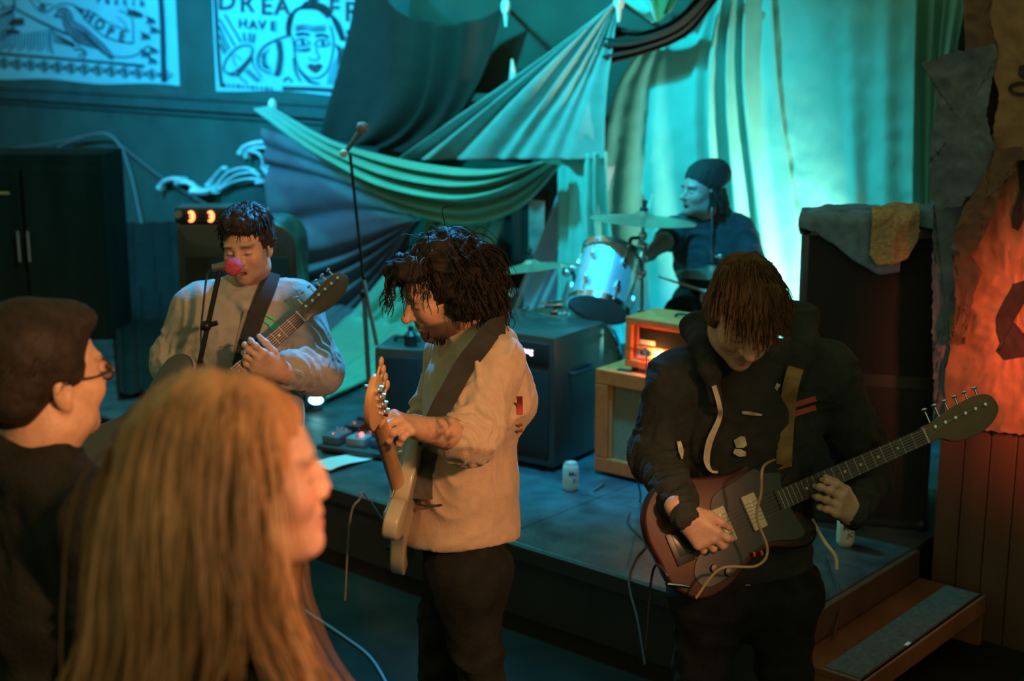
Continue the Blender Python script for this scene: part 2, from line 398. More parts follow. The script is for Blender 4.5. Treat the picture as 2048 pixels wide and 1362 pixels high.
mb = MB(); mb.boxax(R(-.30, .0, 0), uV*.25, nV*.025, (0, 0, .165)); obj('end_panel', mb, M_stepside, st, smooth=False)
mb = MB(); p0 = PZ(1832, 1258, .195); mb.boxax(R(-.29, .33, .1945), nV*.03, uV*.012, (0, 0, .002)); 
obj('tape_scrap', mb, M_white, st, smooth=False)

# ================================================================ posters on the back wall
M_poster = mat('banner_cloth', (.22, .58, .64), .85, nscale=3, namt=.1)
M_ink = mat('navy_print_ink', (.035, .045, .06), .8, nscale=40, namt=.3)
M_inkb = mat('brown_print_ink', (.10, .05, .045), .8, nscale=40, namt=.3)
M_inkl = mat('pale_print_ink', (.13, .24, .28), .8, nscale=60, namt=.5)
def WI(l): return lambda x, y: PN(x, y, NB-.012-l)
def c1(pts): return [(x/5.689, y/5.689) for x, y in pts]
def c2(pts): return [(410+x/6.4, y/6.4) for x, y in pts]
def poster(name, U0, U1, z0, z1, label, wob):
    t = empty(name, R((U0+U1)/2, NB, z0), label, 'poster')
    gu = np.linspace(U0, U1, 24); gz = np.linspace(z0, z1, 20)
    G = np.array([[R(a, NB-.004-wob*(.5+.5*math.sin(a*5+b*3)), b-.012*math.sin(a*4)*(b < z0+.05)) for b in gz] for a in gu])
    mb = MB(); mb.grid(G, .003); obj('banner_sheet', mb, M_poster, t); return t
pa = poster('printed_banner', 7.14, 10.6, 1.735, 2.95, 'blue lit banner printed with a bird and a HOPE scroll', .003)
mb = MB(); ln = lambda pts, w, n=6: mb.strip(smooth_curve(c1(pts), n) if n else c1(pts), w*1.45 if w < 5 else w, WI(.003))
ln([(1825, -40), (1845, 300), (1862, 930)], 10, 4)                                   # dark border
ln([(-60, 600), (600, 655), (900, 680), (1640, 745)], 2.6); ln([(-60, 615), (890, 690), (1640, 760)], 1.2)
for k in range(14):                                                                   # diamond border
    x = -110+k*153; y = 705+k*11.5
    for s_ in (1.0, .72):
        d = 88*s_; ln([(x-d, y), (x, y-d*.75), (x+d, y), (x, y+d*.75), (x-d, y)], 1.1, 0)
    mb.blob(c1([(x-30, y), (x, y-32), (x+30, y), (x, y+32)]), WI(.003))
ln([(170, 95), (330, 180), (560, 290), (780, 390)], 2.2); ln([(200, 120), (560, 310), (760, 400)], 1.1)
ln([(330, -20), (420, 100), (500, 140), (590, 100), (680, 45), (800, 45), (920, 100), (1050, 140), (1200, 240), (1370, 320), (1480, 355)], 1.6)
ln([(400, -10), (480, 40), (600, 55)], 1.3); ln([(930, 110), (960, 200), (1030, 280), (1150, 390), (1280, 450), (1400, 480), (1515, 490)], 1.8)
ln([(1515, 490), (1515, 350), (1505, 230), (1460, 160), (1350, 120)], 1.3); ln([(1330, 190), (1420, 270), (1440, 350)], 1.1)
mb.blob(c1([(820, 55), (930, 105), (935, 175), (880, 120)]), WI(.003))
ln([(470, 80), (500, 70), (510, 95), (480, 110), (450, 90), (460, 60), (500, 55)], 2.4)
# bird: outline and feather lines
bird = [(610, 185), (650, 150), (655, 110), (700, 85), (760, 95), (800, 150), (830, 230), (880, 270), (980, 330), (1080, 420), (1180, 510), (1280, 640), (1250, 660), (1130, 560), (1000, 520), (880, 480), (790, 400), (730, 300), (710, 210), (650, 190), (610, 185)]
ln(bird, 2.0, 4); mbf = MB(); mbf.blob(c1(bird[:-1]), WI(.0024)); obj('printed_tone', mbf, M_inkl, pa, smooth=False)
for k in range(7): ln([(800+k*6, 330+k*22), (880+k*20, 330+k*26), (1000+k*22, 390+k*25)], 1.5)
for k in range(9): ln([(690+k*9, 120+k*24), (760+k*8, 130+k*24)], 1.2, 3)
for k in range(6): ln([(1000+k*30, 440+k*30), (1090+k*34, 500+k*30)], 1.4, 3)
ln([(880, 500), (900, 560), (840, 570)], 1.6, 4); ln([(900, 560), (960, 600), (880, 640)], 1.6, 4); ln([(920, 540), (980, 600), (930, 680)], 1.4, 4)
ln([(1290, 640), (1420, 650), (1540, 625), (1620, 570), (1680, 520)], 1.5)
for (x, y) in ((1700, 220), (1640, 400), (1560, 150), (1740, 330), (1640, 600), (1720, 680), (1730, 560), (1480, 130)):
    for k in range(7): ln([(x-50+k*14, y-45+k*6), (x-20+k*14, y+k*4), (x-40+k*15, y+50)], 1.0, 3)
# striped sleeve / cloak at the left edge
for k in range(16): ln([(20+k*35, 380-abs(k-7)*6), (10+k*36, 480), (-20+k*38, 590-(k % 3)*20)], 1.3, 4)
for k in range(8): ln([(-40, 120+k*50), (60+k*10, 90+k*40), (160, 60+k*35)], 1.6, 4)
mb.blob(c1([(150, 210), (270, 205), (270, 280), (200, 290), (90, 280)]), WI(.003)); mb.blob(c1([(70, 330), (200, 340), (240, 380), (70, 380)]), WI(.003))
ln([(580, 330), (570, 470), (600, 620)], 1.6); ln([(590, 350), (720, 450), (860, 540)], 1.2)
for k in range(6): ln([(600, 370+k*22), (720+k*10, 430+k*16), (850, 500+k*8)], .9, 4)
ln([(150, -20), (160, 70), (120, 130), (30, 180), (-40, 220)], 2.4); ln([(-30, 10), (40, 60), (20, 110)], 1.6)
for t_, x, y, r_ in (('H', 1010, 190, -.55), ('O', 1130, 280, -.5), ('P', 1250, 365, -.35), ('E', 1385, 420, -.15)):
    v, f = text_mesh(t_, 29, .9, .85); c_, s_ = math.cos(r_), math.sin(r_)
    mb.add([WI(.003)(x/5.689+c_*q[0]-s_*q[1], y/5.689-s_*q[0]-c_*q[1]) for q in v], f)
for i, ch in enumerate('rastik'):
    v, f = text_mesh(ch, 22, .5); mb.add([WI(.003)(197+i*17.5+q[0], -1+i*1.6-q[1]) for q in v], f)
obj('printed_drawing', mb, M_ink, pa, smooth=False, kind='stuff')

pb = poster('printed_banner', 5.12, 6.68, 1.722, 2.8, 'blue lit banner reading DREAMERS HAVE with a woman\'s face and megaphone', .004)
mb = MB(); ln = lambda pts, w, n=6: mb.strip(smooth_curve(c2(pts), n) if n else c2(pts), w, WI(.004))
mb2 = MB(); lb = lambda pts, w, n=6: mb2.strip(smooth_curve(c2(pts), n) if n else c2(pts), w, WI(.004))
lb([(125, -40), (145, 300), (160, 560), (185, 900), (210, 1110)], 6.5); lb([(990, 1128), (1400, 1140), (1760, 1165)], 8, 4)
for i, (ch, x, y, s_) in enumerate((('D', 275, 20, 52), ('R', 530, 50, 52), ('E', 780, 85, 50), ('A', 980, 90, 48), ('M', 1380, 0, 30), ('E', 1650, 20, 46), ('R', 1880, 160, 56), ('S', 1835, 445, 26), ('H', 480, 305, 26), ('A', 610, 320, 26), ('V', 725, 325, 26), ('E', 870, 340, 26))):
    v, f = text_mesh(ch, s_, .7 if s_ > 30 else .5, .95); tgt = mb2 if s_ > 40 else mb
    tgt.add([WI(.0042)(410+x/6.4+q[0], y/6.4-q[1]) for q in v], f)
for a, b in (((250, 185), (460, 540)), ((180, 240), (380, 590)), ((175, 330), (310, 630)), ((180, 440), (275, 660)), ((190, 560), (250, 690)), ((490, 420), (510, 535)), ((570, 420), (565, 540)), ((625, 430), (610, 550))):
    ln([a, ((a[0]+b[0])/2, (a[1]+b[1])/2), b], 3.2, 2)
ln([(250, 920), (235, 860), (270, 760), (350, 660), (450, 590), (560, 580), (600, 620), (590, 700), (520, 790), (420, 890), (330, 940), (250, 920)], 3)
ln([(340, 700), (400, 710), (460, 770)], 1.6); ln([(350, 720), (370, 800), (400, 840)], 1.6); lb([(410, 960), (500, 850), (590, 740)], 5)
ln([(250, 920), (330, 960), (420, 970), (540, 1070)], 2.6); ln([(600, 720), (620, 840), (720, 990)], 2.0)
for k in range(8): ln([(500+k*20, 920+k*18), (560+k*22, 880+k*20)], 1.6, 2)
ln([(1040, 460), (900, 510), (760, 590), (680, 700), (670, 800), (720, 890), (850, 940)], 3); ln([(820, 620), (750, 720), (760, 830), (850, 890)], 1.8)
for k in range(6): ln([(900+k*14, 520), (930+k*12, 700), (900+k*14, 900), (880+k*10, 970)], 1.5, 5)
for k in range(5): ln([(720+k*14, 690-k*10), (710+k*16, 790), (760+k*16, 880)], 1.1, 4)
# hair
for k in range(10): lb([(1060+k*4, 470-k*22), (1070+k*8, 260-k*14), (1150+k*10, 130-k*5), (1300, 105-k*9), (1450+k*4, 130-k*9), (1570+k*7, 230-k*10)], 3.2)
for k in range(9): ln([(1480+k*8, 90+k*6), (1600+k*8, 200+k*4), (1660+k*9, 330), (1740+k*7, 520)], 2.0)
lb([(1070, 460), (1060, 330), (1090, 210)], 9)
ln([(1115, 470), (1130, 560), (1150, 740), (1190, 860), (1290, 970), (1400, 1000), (1510, 960), (1590, 840), (1630, 680), (1640, 500), (1600, 330)], 2.4)
for y in (325, 355, 380): ln([(1150, y+10), (1260, y-8), (1380, y+14), (1540, y+6)], 1.8)
ln([(1160, 445), (1240, 430), (1330, 445)], 6); ln([(1410, 460), (1490, 445), (1580, 475)], 6)
for cx, cy in ((1245, 540), (1505, 550)):
    ln([(cx-110, cy+20), (cx-50, cy-40), (cx+30, cy-45), (cx+90, cy+10), (cx+20, cy+40), (cx-60, cy+40), (cx-110, cy+20)], 2.2)
    th = np.linspace(0, 2*math.pi, 14)[:-1]; mb.blob(c2([(cx+24*math.cos(a), cy-2+30*math.sin(a)) for a in th]), WI(.004))
ln([(1140, 600), (1240, 630), (1350, 610)], 2); ln([(1140, 640), (1240, 655), (1340, 640)], 2)
ln([(1420, 600), (1430, 680), (1460, 730), (1410, 770), (1350, 760), (1320, 740)], 2)
mb2.blob(c2([(1300, 840), (1360, 810), (1405, 830), (1450, 808), (1505, 835), (1460, 900), (1410, 935), (1350, 905)]), WI(.004)); 
mb.blob(c2([(1330, 850), (1410, 845), (1480, 848), (1410, 862)]), WI(.0048))
for k in range(9): ln([(1180+k*20, 880+k*22), (1240+k*22, 960+k*14), (1330+k*18, 1060)], 1.4, 3)
for k in range(12): ln([(1660+k*12, 560+k*6), (1700+k*6, 700+k*20), (1600+k*14, 900+k*12), (1560+k*16, 1080)], 1.1, 5)
ln([(1130, 740), (1150, 900), (1220, 1040)], 3.4); ln([(1000, 1040), (1060, 990), (1110, 1050)], 3)
for k in range(11): ln([(235+k*60, 1065+k*5), (255+k*60, 1115+k*4)], 3.2 if k % 3 else 5, 2)
obj('printed_drawing', mb, M_ink, pb, smooth=False, kind='stuff'); obj('brown_printing', mb2, M_inkb, pb, smooth=False, kind='stuff')

# ================================================================ skeleton arm on the back wall
M_bone = mat('painted_bone_white', (.55, .72, .74), .7, nscale=8, namt=.25)
sk = empty('skeleton_arm', PN(450, 360, NB), 'pale skeleton arm and hand mounted on the teal wall', 'decoration')
def c0(pts, N=NB-.05): return np.array([PN(x/2.695, y/2.695, N) for x, y in pts])
for pts, r in (([(868, 1012), (890, 980), (935, 965), (990, 972)], .035), ([(960, 985), (1020, 985), (1060, 1015), (1110, 1030)], .03), ([(1050, 1030), (1110, 1035), (1165, 1020)], .045),
               ([(1120, 1000), (1170, 940), (1205, 905), (1220, 912)], .022), ([(1160, 1010), (1230, 930), (1320, 905), (1380, 925)], .016), ([(1175, 1020), (1260, 950), (1350, 930), (1400, 945)], .016), ([(1190, 1020), (1250, 985), (1330, 965), (1410, 965)], .016),
               ([(1390, 985), (1440, 975), (1445, 940), (1420, 900)], .024), ([(1425, 910), (1450, 930), (1480, 935)], .02), ([(1420, 905), (1415, 860), (1395, 830), (1350, 815)], .022),
               ([(1300, 825), (1325, 790), (1400, 768), (1470, 772)], .03), ([(1330, 850), (1345, 810), (1420, 795), (1500, 815), (1545, 860)], .022), ([(1440, 900), (1500, 890), (1540, 865)], .016)):
    p = smooth_curve(c0(pts), 5); n_ = len(p); rr = r*(1+.35*np.abs(np.linspace(-1, 1, n_))**4)
    mb = MB(); mb.tube(p, rr, 8, flat=.6); obj('bone', mb, M_bone, sk)

# ================================================================ hanging cloth
def resample(px, n):
    p = smooth_curve(px, 10); d = np.r_[0, np.cumsum(np.linalg.norm(np.diff(p, axis=0), axis=1))]; d /= d[-1]
    t = np.linspace(0, 1, n); return np.stack([np.interp(t, d, p[:, i]) for i in range(p.shape[1])], 1)
def drape(name, A, B, N, m, label, folds=6, amp=.05, nt=70, ns=90, sag=0, seed=0, NA=None, gather=(1., 1.), warp=.25, cat='drape', pleat=1.0, mid=None, fine=.0025, thick=.0025, ampf=None):
    """A and B: photo outlines of two edges that the folds run along; laid on the plane N of the wall, folds stand off it."""
    NA = NA or (lambda t, s: N)
    a = resample(A, nt); b = resample(B, nt); r_ = np.random.default_rng(seed)
    ph = r_.uniform(0, 6, 4)
    S = np.linspace(0, 1, ns)[None, :]; T = np.linspace(0, 1, nt)[:, None]; g = gather[0]*(1-T)+gather[1]*T
    q = a[:, None, :]*(1-S)[..., None]+b[:, None, :]*S[..., None]
    q[..., 1] += sag*(1-T)*4*S*(1-S)
    if mid is not None: q = q+(4*T*(1-T)*4*S*(1-S))[..., None]*np.asarray(mid)
    x = S*folds+warp*np.sin(S*9+ph[0]+T*1.3)+.25*warp*np.sin(23*S+ph[1]-T*2)
    f = np.sin(2*math.pi*x); f = np.sign(f)*np.abs(f)**pleat
    am = amp*g*(.6+.4*np.sin(S*5+ph[2]+T*2))*(ampf(T, S) if ampf else 1)
    G = PNv(q, NA(T, S)+0*T*S)-nV*(am*(f+1)*.5)[..., None]
    low = G[..., 2] < HS+.012                                   # what reaches the stage lies on it
    if low.any(): r2 = G-CAMP; pz = CAMP+r2*((HS+.012-CAM_H)/r2[..., 2])[..., None]; G = np.where(low[..., None], pz+np.array([0, 0, 1.])*(np.abs(f)*am*.25)[..., None], G)
    no = fbm(G*np.array([9, 9, 14.]), seed)*fine; G = G-no[..., None]*nV
    mb = MB(); mb.grid(G, thick); return obj(name, mb, m, label=label, cat=cat, smooth=True, angle=180)
M_dkgrey = mat('charcoal_cotton', (.028, .022, .019), .9, nscale=5, namt=.12, bump=.15, bscale=300)
M_plum = mat('plum_grey_cotton', (.15, .12, .135), .9, nscale=5, namt=.12, bump=.15, bscale=300)
M_grey = mat('pale_grey_sheet', (.24, .40, .40), .85, nscale=6, namt=.12, bump=.2, bscale=120)
M_green = mat('sea_green_satin', (.16, .42, .32), .45, nscale=5, namt=.1, sheen=.2)
M_olive = mat('olive_green_cloth', (.12, .24, .10), .7, nscale=5, namt=.15)
M_pale = mat('pale_aqua_sheet', (.18, .58, .55), .75, nscale=5, namt=.08, bump=.12, bscale=60)
M_blue = mat('pale_blue_sheet', (.32, .42, .52), .75, nscale=5, namt=.1)
M_umber = mat('umber_cotton', (.020, .015, .013), .95, nscale=5, namt=.2, spec=.05)
M_hollow = mat('hollow_shade_cloth', (.018, .014, .012), .9, nscale=5, namt=.2)
drape('hanging_cloth', [(232, 446), (243, 560), (250, 790)], [(560, 438), (560, 600), (560, 790)], 2.62, M_umber, 'dark folded cloth hanging behind the singer, below the skeleton arm', 8, .20, seed=1, gather=(.6, 1.), NA=lambda t, s: 2.62-1.2*t)
drape('hanging_cloth', [(1100, 380), (1100, 500), (1100, 700)], [(930, 380), (930, 500), (930, 700)], 2.80, M_hollow, 'near black sheet added as the shade of the hollow left of the drum kit', 4, .05, seed=2)  # dark sheet added in place of the unlit hollow between the cloths
drape('hanging_cloth', [(722, -60), (705, 60), (650, 275)], [(1012, 10), (960, 160), (860, 315)], 2.70, M_dkgrey, 'charcoal cloth pinned at two corners beside the DREAMERS poster', 4, .10, sag=70, seed=3, gather=(1.1, .7), mid=(20, 40))
drape('hanging_cloth', [(1238, 2), (1080, 125), (820, 318)], [(1240, 6), (1222, 160), (1210, 318)], 2.50, M_grey, 'pale grey sheet stretched diagonally down from its top corner', 7, .13, seed=4, gather=(.35, 1.), warp=.35, sag=0, mid=(0, 0), nt=90, ns=120)
drape('hanging_cloth', [(838, 432), (720, 345), (640, 300), (525, 255)], [(845, 440), (770, 560), (700, 640), (600, 715)], 2.66, M_plum, 'plum grey cloth fanning out left of the green swag', 7, .11, seed=5, gather=(.6, 1.), warp=.5, nt=80, ns=120)
drape('hanging_cloth', [(930, 420), (800, 520), (690, 640), (575, 745)], [(1010, 440), (960, 560), (860, 700), (660, 805)], 2.44, M_green, 'sea green cloth trailing down to the pedals behind the bassist', 5, .12, seed=6, warp=.4, gather=(.9, 1.))
drape('hanging_cloth', [(860, 400), (855, 460), (850, 640)], [(985, 400), (980, 460), (985, 640)], 2.56, M_olive, 'olive green cloth hanging behind the bassist\'s head', 3, .08, seed=16)
drape('hanging_cloth', [(543, 211), (640, 268), (720, 298), (860, 328), (990, 338), (1120, 318)], [(544, 218), (640, 300), (705, 350), (780, 408), (870, 440), (960, 448), (1050, 412), (1125, 330)], 2.40, M_green, 'sea green swag looped between two pegs in horizontal folds', 4.4, .17, seed=7, warp=.12, nt=110, ns=120, NA=lambda t, s: 2.42-.16*np.sin(math.pi*t))
drape('hanging_cloth', [(1150, 330), (1090, 480), (1000, 672)], [(1230, 330), (1190, 480), (1130, 690)], 2.62, M_blue, 'pale blue cloth slanting down beside the tom drum', 4, .13, seed=8, gather=(.4, 1.))
drape('hanging_cloth', [(1116, 318), (1118, 480), (1120, 690)], [(1225, 300), (1235, 480), (1270, 690)], 2.54, M_pale, 'narrow pale curtain hanging in vertical folds behind the tom drum', 4, .11, seed=9, gather=(.7, 1.), warp=.3)
drape('hanging_cloth', [(1300, 78), (1228, 190), (1200, 420), (1195, 712)], [(1545, -45), (1560, 190), (1592, 420), (1640, 782)], 2.72, M_pale, 'brightly lit pale sheet draped behind the drummer', 7, .17, seed=10, gather=(.5, 1.25), warp=.35, nt=90, ns=160, sag=-14, ampf=lambda T, S: .12+1.1*np.clip((S-.48)/.22, 0, 1)*np.clip((1.02-S)/.12, 0, 1))
drape('hanging_cloth', [(1532, -45), (1546, 190), (1584, 420), (1620, 782)], [(1895, -45), (1885, 190), (1870, 420), (1850, 800)], 2.74, M_pale, 'smooth pale sheet hanging behind the tall black speaker', 3, .05, seed=11, gather=(.5, 1.), warp=.3, fine=.006, nt=90, ns=120)
drape('hanging_cloth', [(1850, -40), (1843, 200), (1835, 480), (1830, 700)], [(1940, -40), (1900, 200), (1890, 480), (1885, 700)], 2.6, M_green, 'narrow teal curtain edge beside the brown paper wall', 4, .09, seed=12)
drape('hanging_cloth', [(1225, 50), (1290, 60), (1370, 30), (1420, -20)], [(1220, 130), (1290, 110), (1380, 70), (1450, -15)], 2.55, M_dkgrey, 'dark swag tied up at the top corner of the pale sheet', 3, .10, seed=13)
drape('hanging_cloth', [(1240, -30), (1250, 5), (1310, 45)], [(1320, -40), (1325, -5), (1318, 38)], 2.62, M_pale, 'small white cloth corner above the dark swag', 2, .04, seed=14)
drape('hanging_cloth', [(1300, -40), (1305, 5), (1315, 45)], [(1370, -40), (1355, 5), (1345, 20)], 2.58, M_olive, 'small olive cloth scrap at the top above the sheet', 2, .05, seed=15)
# pegs and the candle-like strip on the dark wall
for (x, y), lb_ in (((1012, 14), 'small white peg at the charcoal cloth\'s right corner'), ((1238, 2), 'white knot at the diagonal sheet\'s top corner'), ((545, 212), 'small peg at the green swag\'s left end')):
    c = PN(x, y, 2.44); t = empty('wall_peg', c, lb_, 'peg')
    mb = MB(); mb.cyl(c, PN(x, y, NB), .012, n=8); obj('shaft', mb, M_steel, t)
    mb = MB(); mb.sphere(c, (.03, .03, .05), 10, 8); mb.cyl(c, c+np.array([0, 0, -.11]), .02, .008, 8); obj('knot', mb, M_white, t)
mb = MB(); a, b = PN(1024, 118, 2.85), PN(1028, 178, 2.85); mb.tube([b, (a*.4+b*.6), a], [.035, .024, .006], 8); mb.cyl(b-np.array([0, 0, .03]), b, .05, .04, 10)
obj('candle', mb, M_white, label='thin white candle on the dark wall shelf', cat='candle')
mb = MB(); mb.boxax(PN(1060, 192, 2.72), uV*.62, nV*.2, (0, 0, -.05), bevel=.008); mb.boxax(PN(1055, 200, 2.9), uV*.5, nV*.05, (0, 0, -.35)); obj('wall_shelf', mb, M_rail, smooth=False, label='dark shelf on the wall between the cloths', cat='shelf')
mb = MB(); mb.boxax(PN(1088, 402, 2.76), uV*.12, nV*.006, (0, 0, -.36)); obj('flyer', mb, mat('faded_flyer', (.2, .27, .27), .8, nscale=9, namt=.5), smooth=False, label='small faded flyer in the dark gap left of the drum kit', cat='flyer')

# ================================================================ torn brown paper on the right wall
M_kraft = mat('brown_kraft_paper', (.30, .16, .075), .8, nscale=12, namt=.22, bump=.25, bscale=35)
M_kraftd = mat('dark_kraft_paper', (.16, .08, .045), .8, nscale=12, namt=.25, bump=.25, bscale=35)
M_slate = mat('slate_crepe_paper', (.11, .14, .17), .75, nscale=14, namt=.35, bump=.35, bscale=40)
M_paintd = mat('black_brown_paint', (.030, .018, .014), .7, nscale=20, namt=.3)
NW = .955
def crumple(x, y, sd): 
    p = np.stack([np.asarray(x)/46., np.asarray(y)/46., np.asarray(x)*0+sd*3.1], -1); r_ = 1-np.abs(vnoise(p, sd)); r2 = 1-np.abs(vnoise(p*2.3+5, sd+9))
    return r_*r_*.011+r2*r2*.006
def sheet(name, poly, off, m, sd, label=None, rings=16, parent=None, lift=0, jag=2.5, cat='paper', kind=None, src=None):
    pl = np.asarray(poly, float); n_ = len(pl); bd = []
    for i in range(n_):
        a, b = pl[i], pl[(i+1) % n_]; k_ = max(2, int(np.linalg.norm(b-a)/7))
        for j in range(k_): bd.append(a+(b-a)*j/k_)
    bd = np.array(bd); r_ = np.random.default_rng(sd); bd += r_.normal(0, jag*.5, bd.shape); c = bd.mean(0); V = []; n = len(bd)
    for k in range(rings+1):
        q = c+(bd-c)*(k/rings if k else .01)
        V.append(PNv(q, NW-off-crumple(q[:, 0], q[:, 1], src or sd)-lift))
    V = np.vstack(V); f = [(k*n+i, k*n+(i+1) % n, (k+1)*n+(i+1) % n, (k+1)*n+i) for k in range(rings) for i in range(n)]; f.append(tuple(range(n))[::-1])
    mb = MB(); mb.add(V, f); return obj(name, mb, m, parent, smooth=True, angle=180, label=label, cat=cat if parent is None else None, kind=kind)
sheet('paper_sheet', [(1868, 395), (1945, 415), (1938, 520), (1915, 620), (1900, 690), (1912, 760), (1908, 862), (1868, 862), (1866, 700), (1864, 520)], .004, M_slate, 21, 'dark slate paper strip along the tall speaker\'s right side')
ps = sheet('paper_sheet', [(1935, 390), (1995, 300), (2070, 290), (2140, 300), (2140, 880), (1990, 862), (1893, 860), (1888, 760), (1900, 690), (1900, 640), (1928, 560), (1930, 470)], .016, M_kraft, 22, 'large red lit crumpled paper sheet painted with dark shapes', 26)
sheet('painted_shape', [(2060, 560), (2030, 568), (2012, 600), (1995, 632), (1993, 660), (2004, 694), (1994, 702), (2012, 720), (2060, 712), (2060, 680), (2035, 670), (2024, 640), (2030, 610), (2060, 590)], .016, M_paintd, 23, None, 6, ps, .006, .6, src=22)
sheet('painted_shape', [(2060, 300), (2036, 330), (2040, 380), (2024, 430), (2026, 456), (2036, 462), (2048, 440), (2062, 400)], .016, M_paintd, 24, None, 6, ps, .006, .6, src=22)
sheet('paper_sheet', [(1926, -40), (2000, -40), (1990, 60), (1996, 130), (1960, 150), (1932, 120), (1928, 30)], .03, M_kraftd, 25, 'dark brown torn paper strip at the top of the paper wall')
pt = sheet('paper_sheet', [(1992, -40), (2130, -40), (2130, 320), (2040, 320), (1985, 330), (1988, 250), (2000, 190), (1982, 140), (1994, 96), (1980, 36)], .05, M_kraft, 26, 'torn orange brown paper with black marks at top right')
ring = [(2015+0, 186)]
th = np.linspace(0, 2*math.pi, 22)
mb = MB(); mb.strip([(2042+22*math.cos(a), 178+11*math.sin(a)) for a in th], 8, lambda x, y: PN(x, y, NW-.05-crumple(x, y, 26)-.007)); obj('painted_ring', mb, M_paintd, pt, smooth=False)
sheet('painted_shape', [(2062, 126), (2038, 132), (2036, 150), (2050, 162), (2064, 150)], .05, M_paintd, 27, None, 5, pt, .006, .5, src=26)
sheet('paper_sheet', [(1843, 126), (1900, 106), (1992, 88), (1996, 112), (1986, 150), (1972, 230), (1990, 300), (1985, 360), (1935, 395), (1925, 412), (1880, 418), (1862, 400), (1858, 310), (1864, 245), (1876, 205), (1866, 165), (1850, 140)], .065, M_slate, 28, 'wrinkled slate blue paper sheet with curling left edge', 22)
sheet('paper_sheet', [(1985, 300), (2045, 294), (2030, 340), (2000, 380), (1985, 430), (1955, 500), (1925, 520), (1905, 480), (1925, 420), (1970, 350)], .075, M_kraftd, 29, 'brown paper piece overlapping below the slate sheet')
sheet('paper_sheet', [(1905, 500), (1938, 505), (1965, 545), (1945, 600), (1930, 690), (1900, 690), (1912, 620)], .05, M_kraftd, 30, 'narrow folded brown paper strip hanging beside the red lit sheet')
# ================================================================ equipment on the stage
def fr(ang):     # right / depth axes of a box whose front is turned ang degrees (0 = square to the camera axis, 41 = stage front)
    a = math.radians(ang); return np.array([math.cos(a), -math.sin(a), 0]), np.array([math.sin(a), math.cos(a), 0])
Zv = np.array([0, 0, 1.])
# ---- tall black speaker stack on the right
r_, d_ = fr(14); o = np.array([*PZ(1852, 1062, HS)[:2], HS])-r_*.52; W_, D_, H_ = .52, .55, 1.17
t = empty('speaker_cabinet', o+r_*W_/2+d_*D_/2, 'tall black speaker stack with a denim jacket thrown over it', 'speaker')
mb = MB(); mb.boxax(o, r_*W_, d_*D_, Zv*H_, bevel=.02); obj('body', mb, M_black, t)
for k in range(2):
    mb = MB(); mb.boxax(o+r_*.03-d_*.012+Zv*(.04+k*.57), r_*(W_-.06), d_*.014, Zv*.52, bevel=.005); obj('grille', mb, M_blackcloth, t)
for sx in (0, 1):
    for sz in (0, 1):
        mb = MB(); mb.sphere(o+r_*(W_*sx)+Zv*(H_*sz)+(r_*(.018-.036*sx))+Zv*(.018-.036*sz)+d_*.018, .03, 10, 8); obj('corner_cap', mb, M_plastic, t)
mb = MB(); mb.tube(smooth_curve([o+r_*(W_+.002)+d_*.2+Zv*.9, o+r_*(W_+.03)+d_*.22+Zv*.9, o+r_*(W_+.03)+d_*.36+Zv*.9, o+r_*(W_+.002)+d_*.38+Zv*.9], 5), .01); obj('handle', mb, M_plastic, t)
spk_o, spk_r, spk_d, spk_top = o, r_, d_, HS+H_
# ---- denim jacket with a fleece lining folded over the top of the stack
M_denim = mat('blue_denim', (.14, .24, .34), .9, nscale=25, namt=.25, bump=.5, bscale=220)
M_fleece = mat('tan_sherpa_fleece', (.50, .33, .17), .95, nscale=60, namt=.3, bump=1.0, bscale=120)
def over(x0, x1, hem, back, m, name, par, sd, puff, nt=60, ns=50, lift=0):
    G = np.zeros((nt, ns, 3))
    for j in range(ns):
        s = j/(ns-1); x = x0+(x1-x0)*s; h = np.interp(s, *zip(*hem)); bk = np.interp(s, *zip(*back)); L = bk+h
        for i in range(nt):
            l = i/(nt-1)*L; c = .035
            if l < bk-c: dd, z = bk-l, 0
            elif l < bk+c: a = (l-bk+c)/(2*c)*math.pi/2; dd, z = c-c*math.sin(a)*1.0, -(c-c*math.cos(a))
            else: dd, z = 0, -(l-bk)
            G[i, j] = spk_o+spk_r*x+spk_d*(dd-.02-lift)+np.array([0, 0, H_+.02+lift+z])
    nn = fbm(G*np.array([9., 9., 7.]), sd, 3)
    rd = 1-np.abs(vnoise(G*np.array([14., 14., 5.])+3, sd+4))
    G[..., 1] -= (nn*.5+.5+rd**3)*puff; G[..., 2] += (nn*.5+.6)*puff*1.2
    mb = MB(); mb.grid(G, .008); return obj(name, mb, m, par, smooth=True, angle=180)
jk = empty('denim_jacket', spk_o+spk_r*.26+spk_d*.15+Zv*H_, 'blue denim jacket with tan fleece lining draped over the tall speaker', 'jacket')
over(-.012, .36, [(0, .04), (.2, .07), (.55, .155), (.8, .20), (1, .20)], [(0, .20), (.5, .30), (1, .34)], M_denim, 'jacket_body', jk, 41, .02)
over(.25, .42, [(0, .165), (.15, .20), (.45, .195), (.8, .165), (1, .10)], [(0, .14), (1, .22)], M_fleece, 'fleece_lining', jk, 42, .016, lift=.034)
over(.38, .515, [(0, .02), (1, .03)], [(0, .40), (1, .42)], M_denim, 'sleeve', jk, 43, .018)
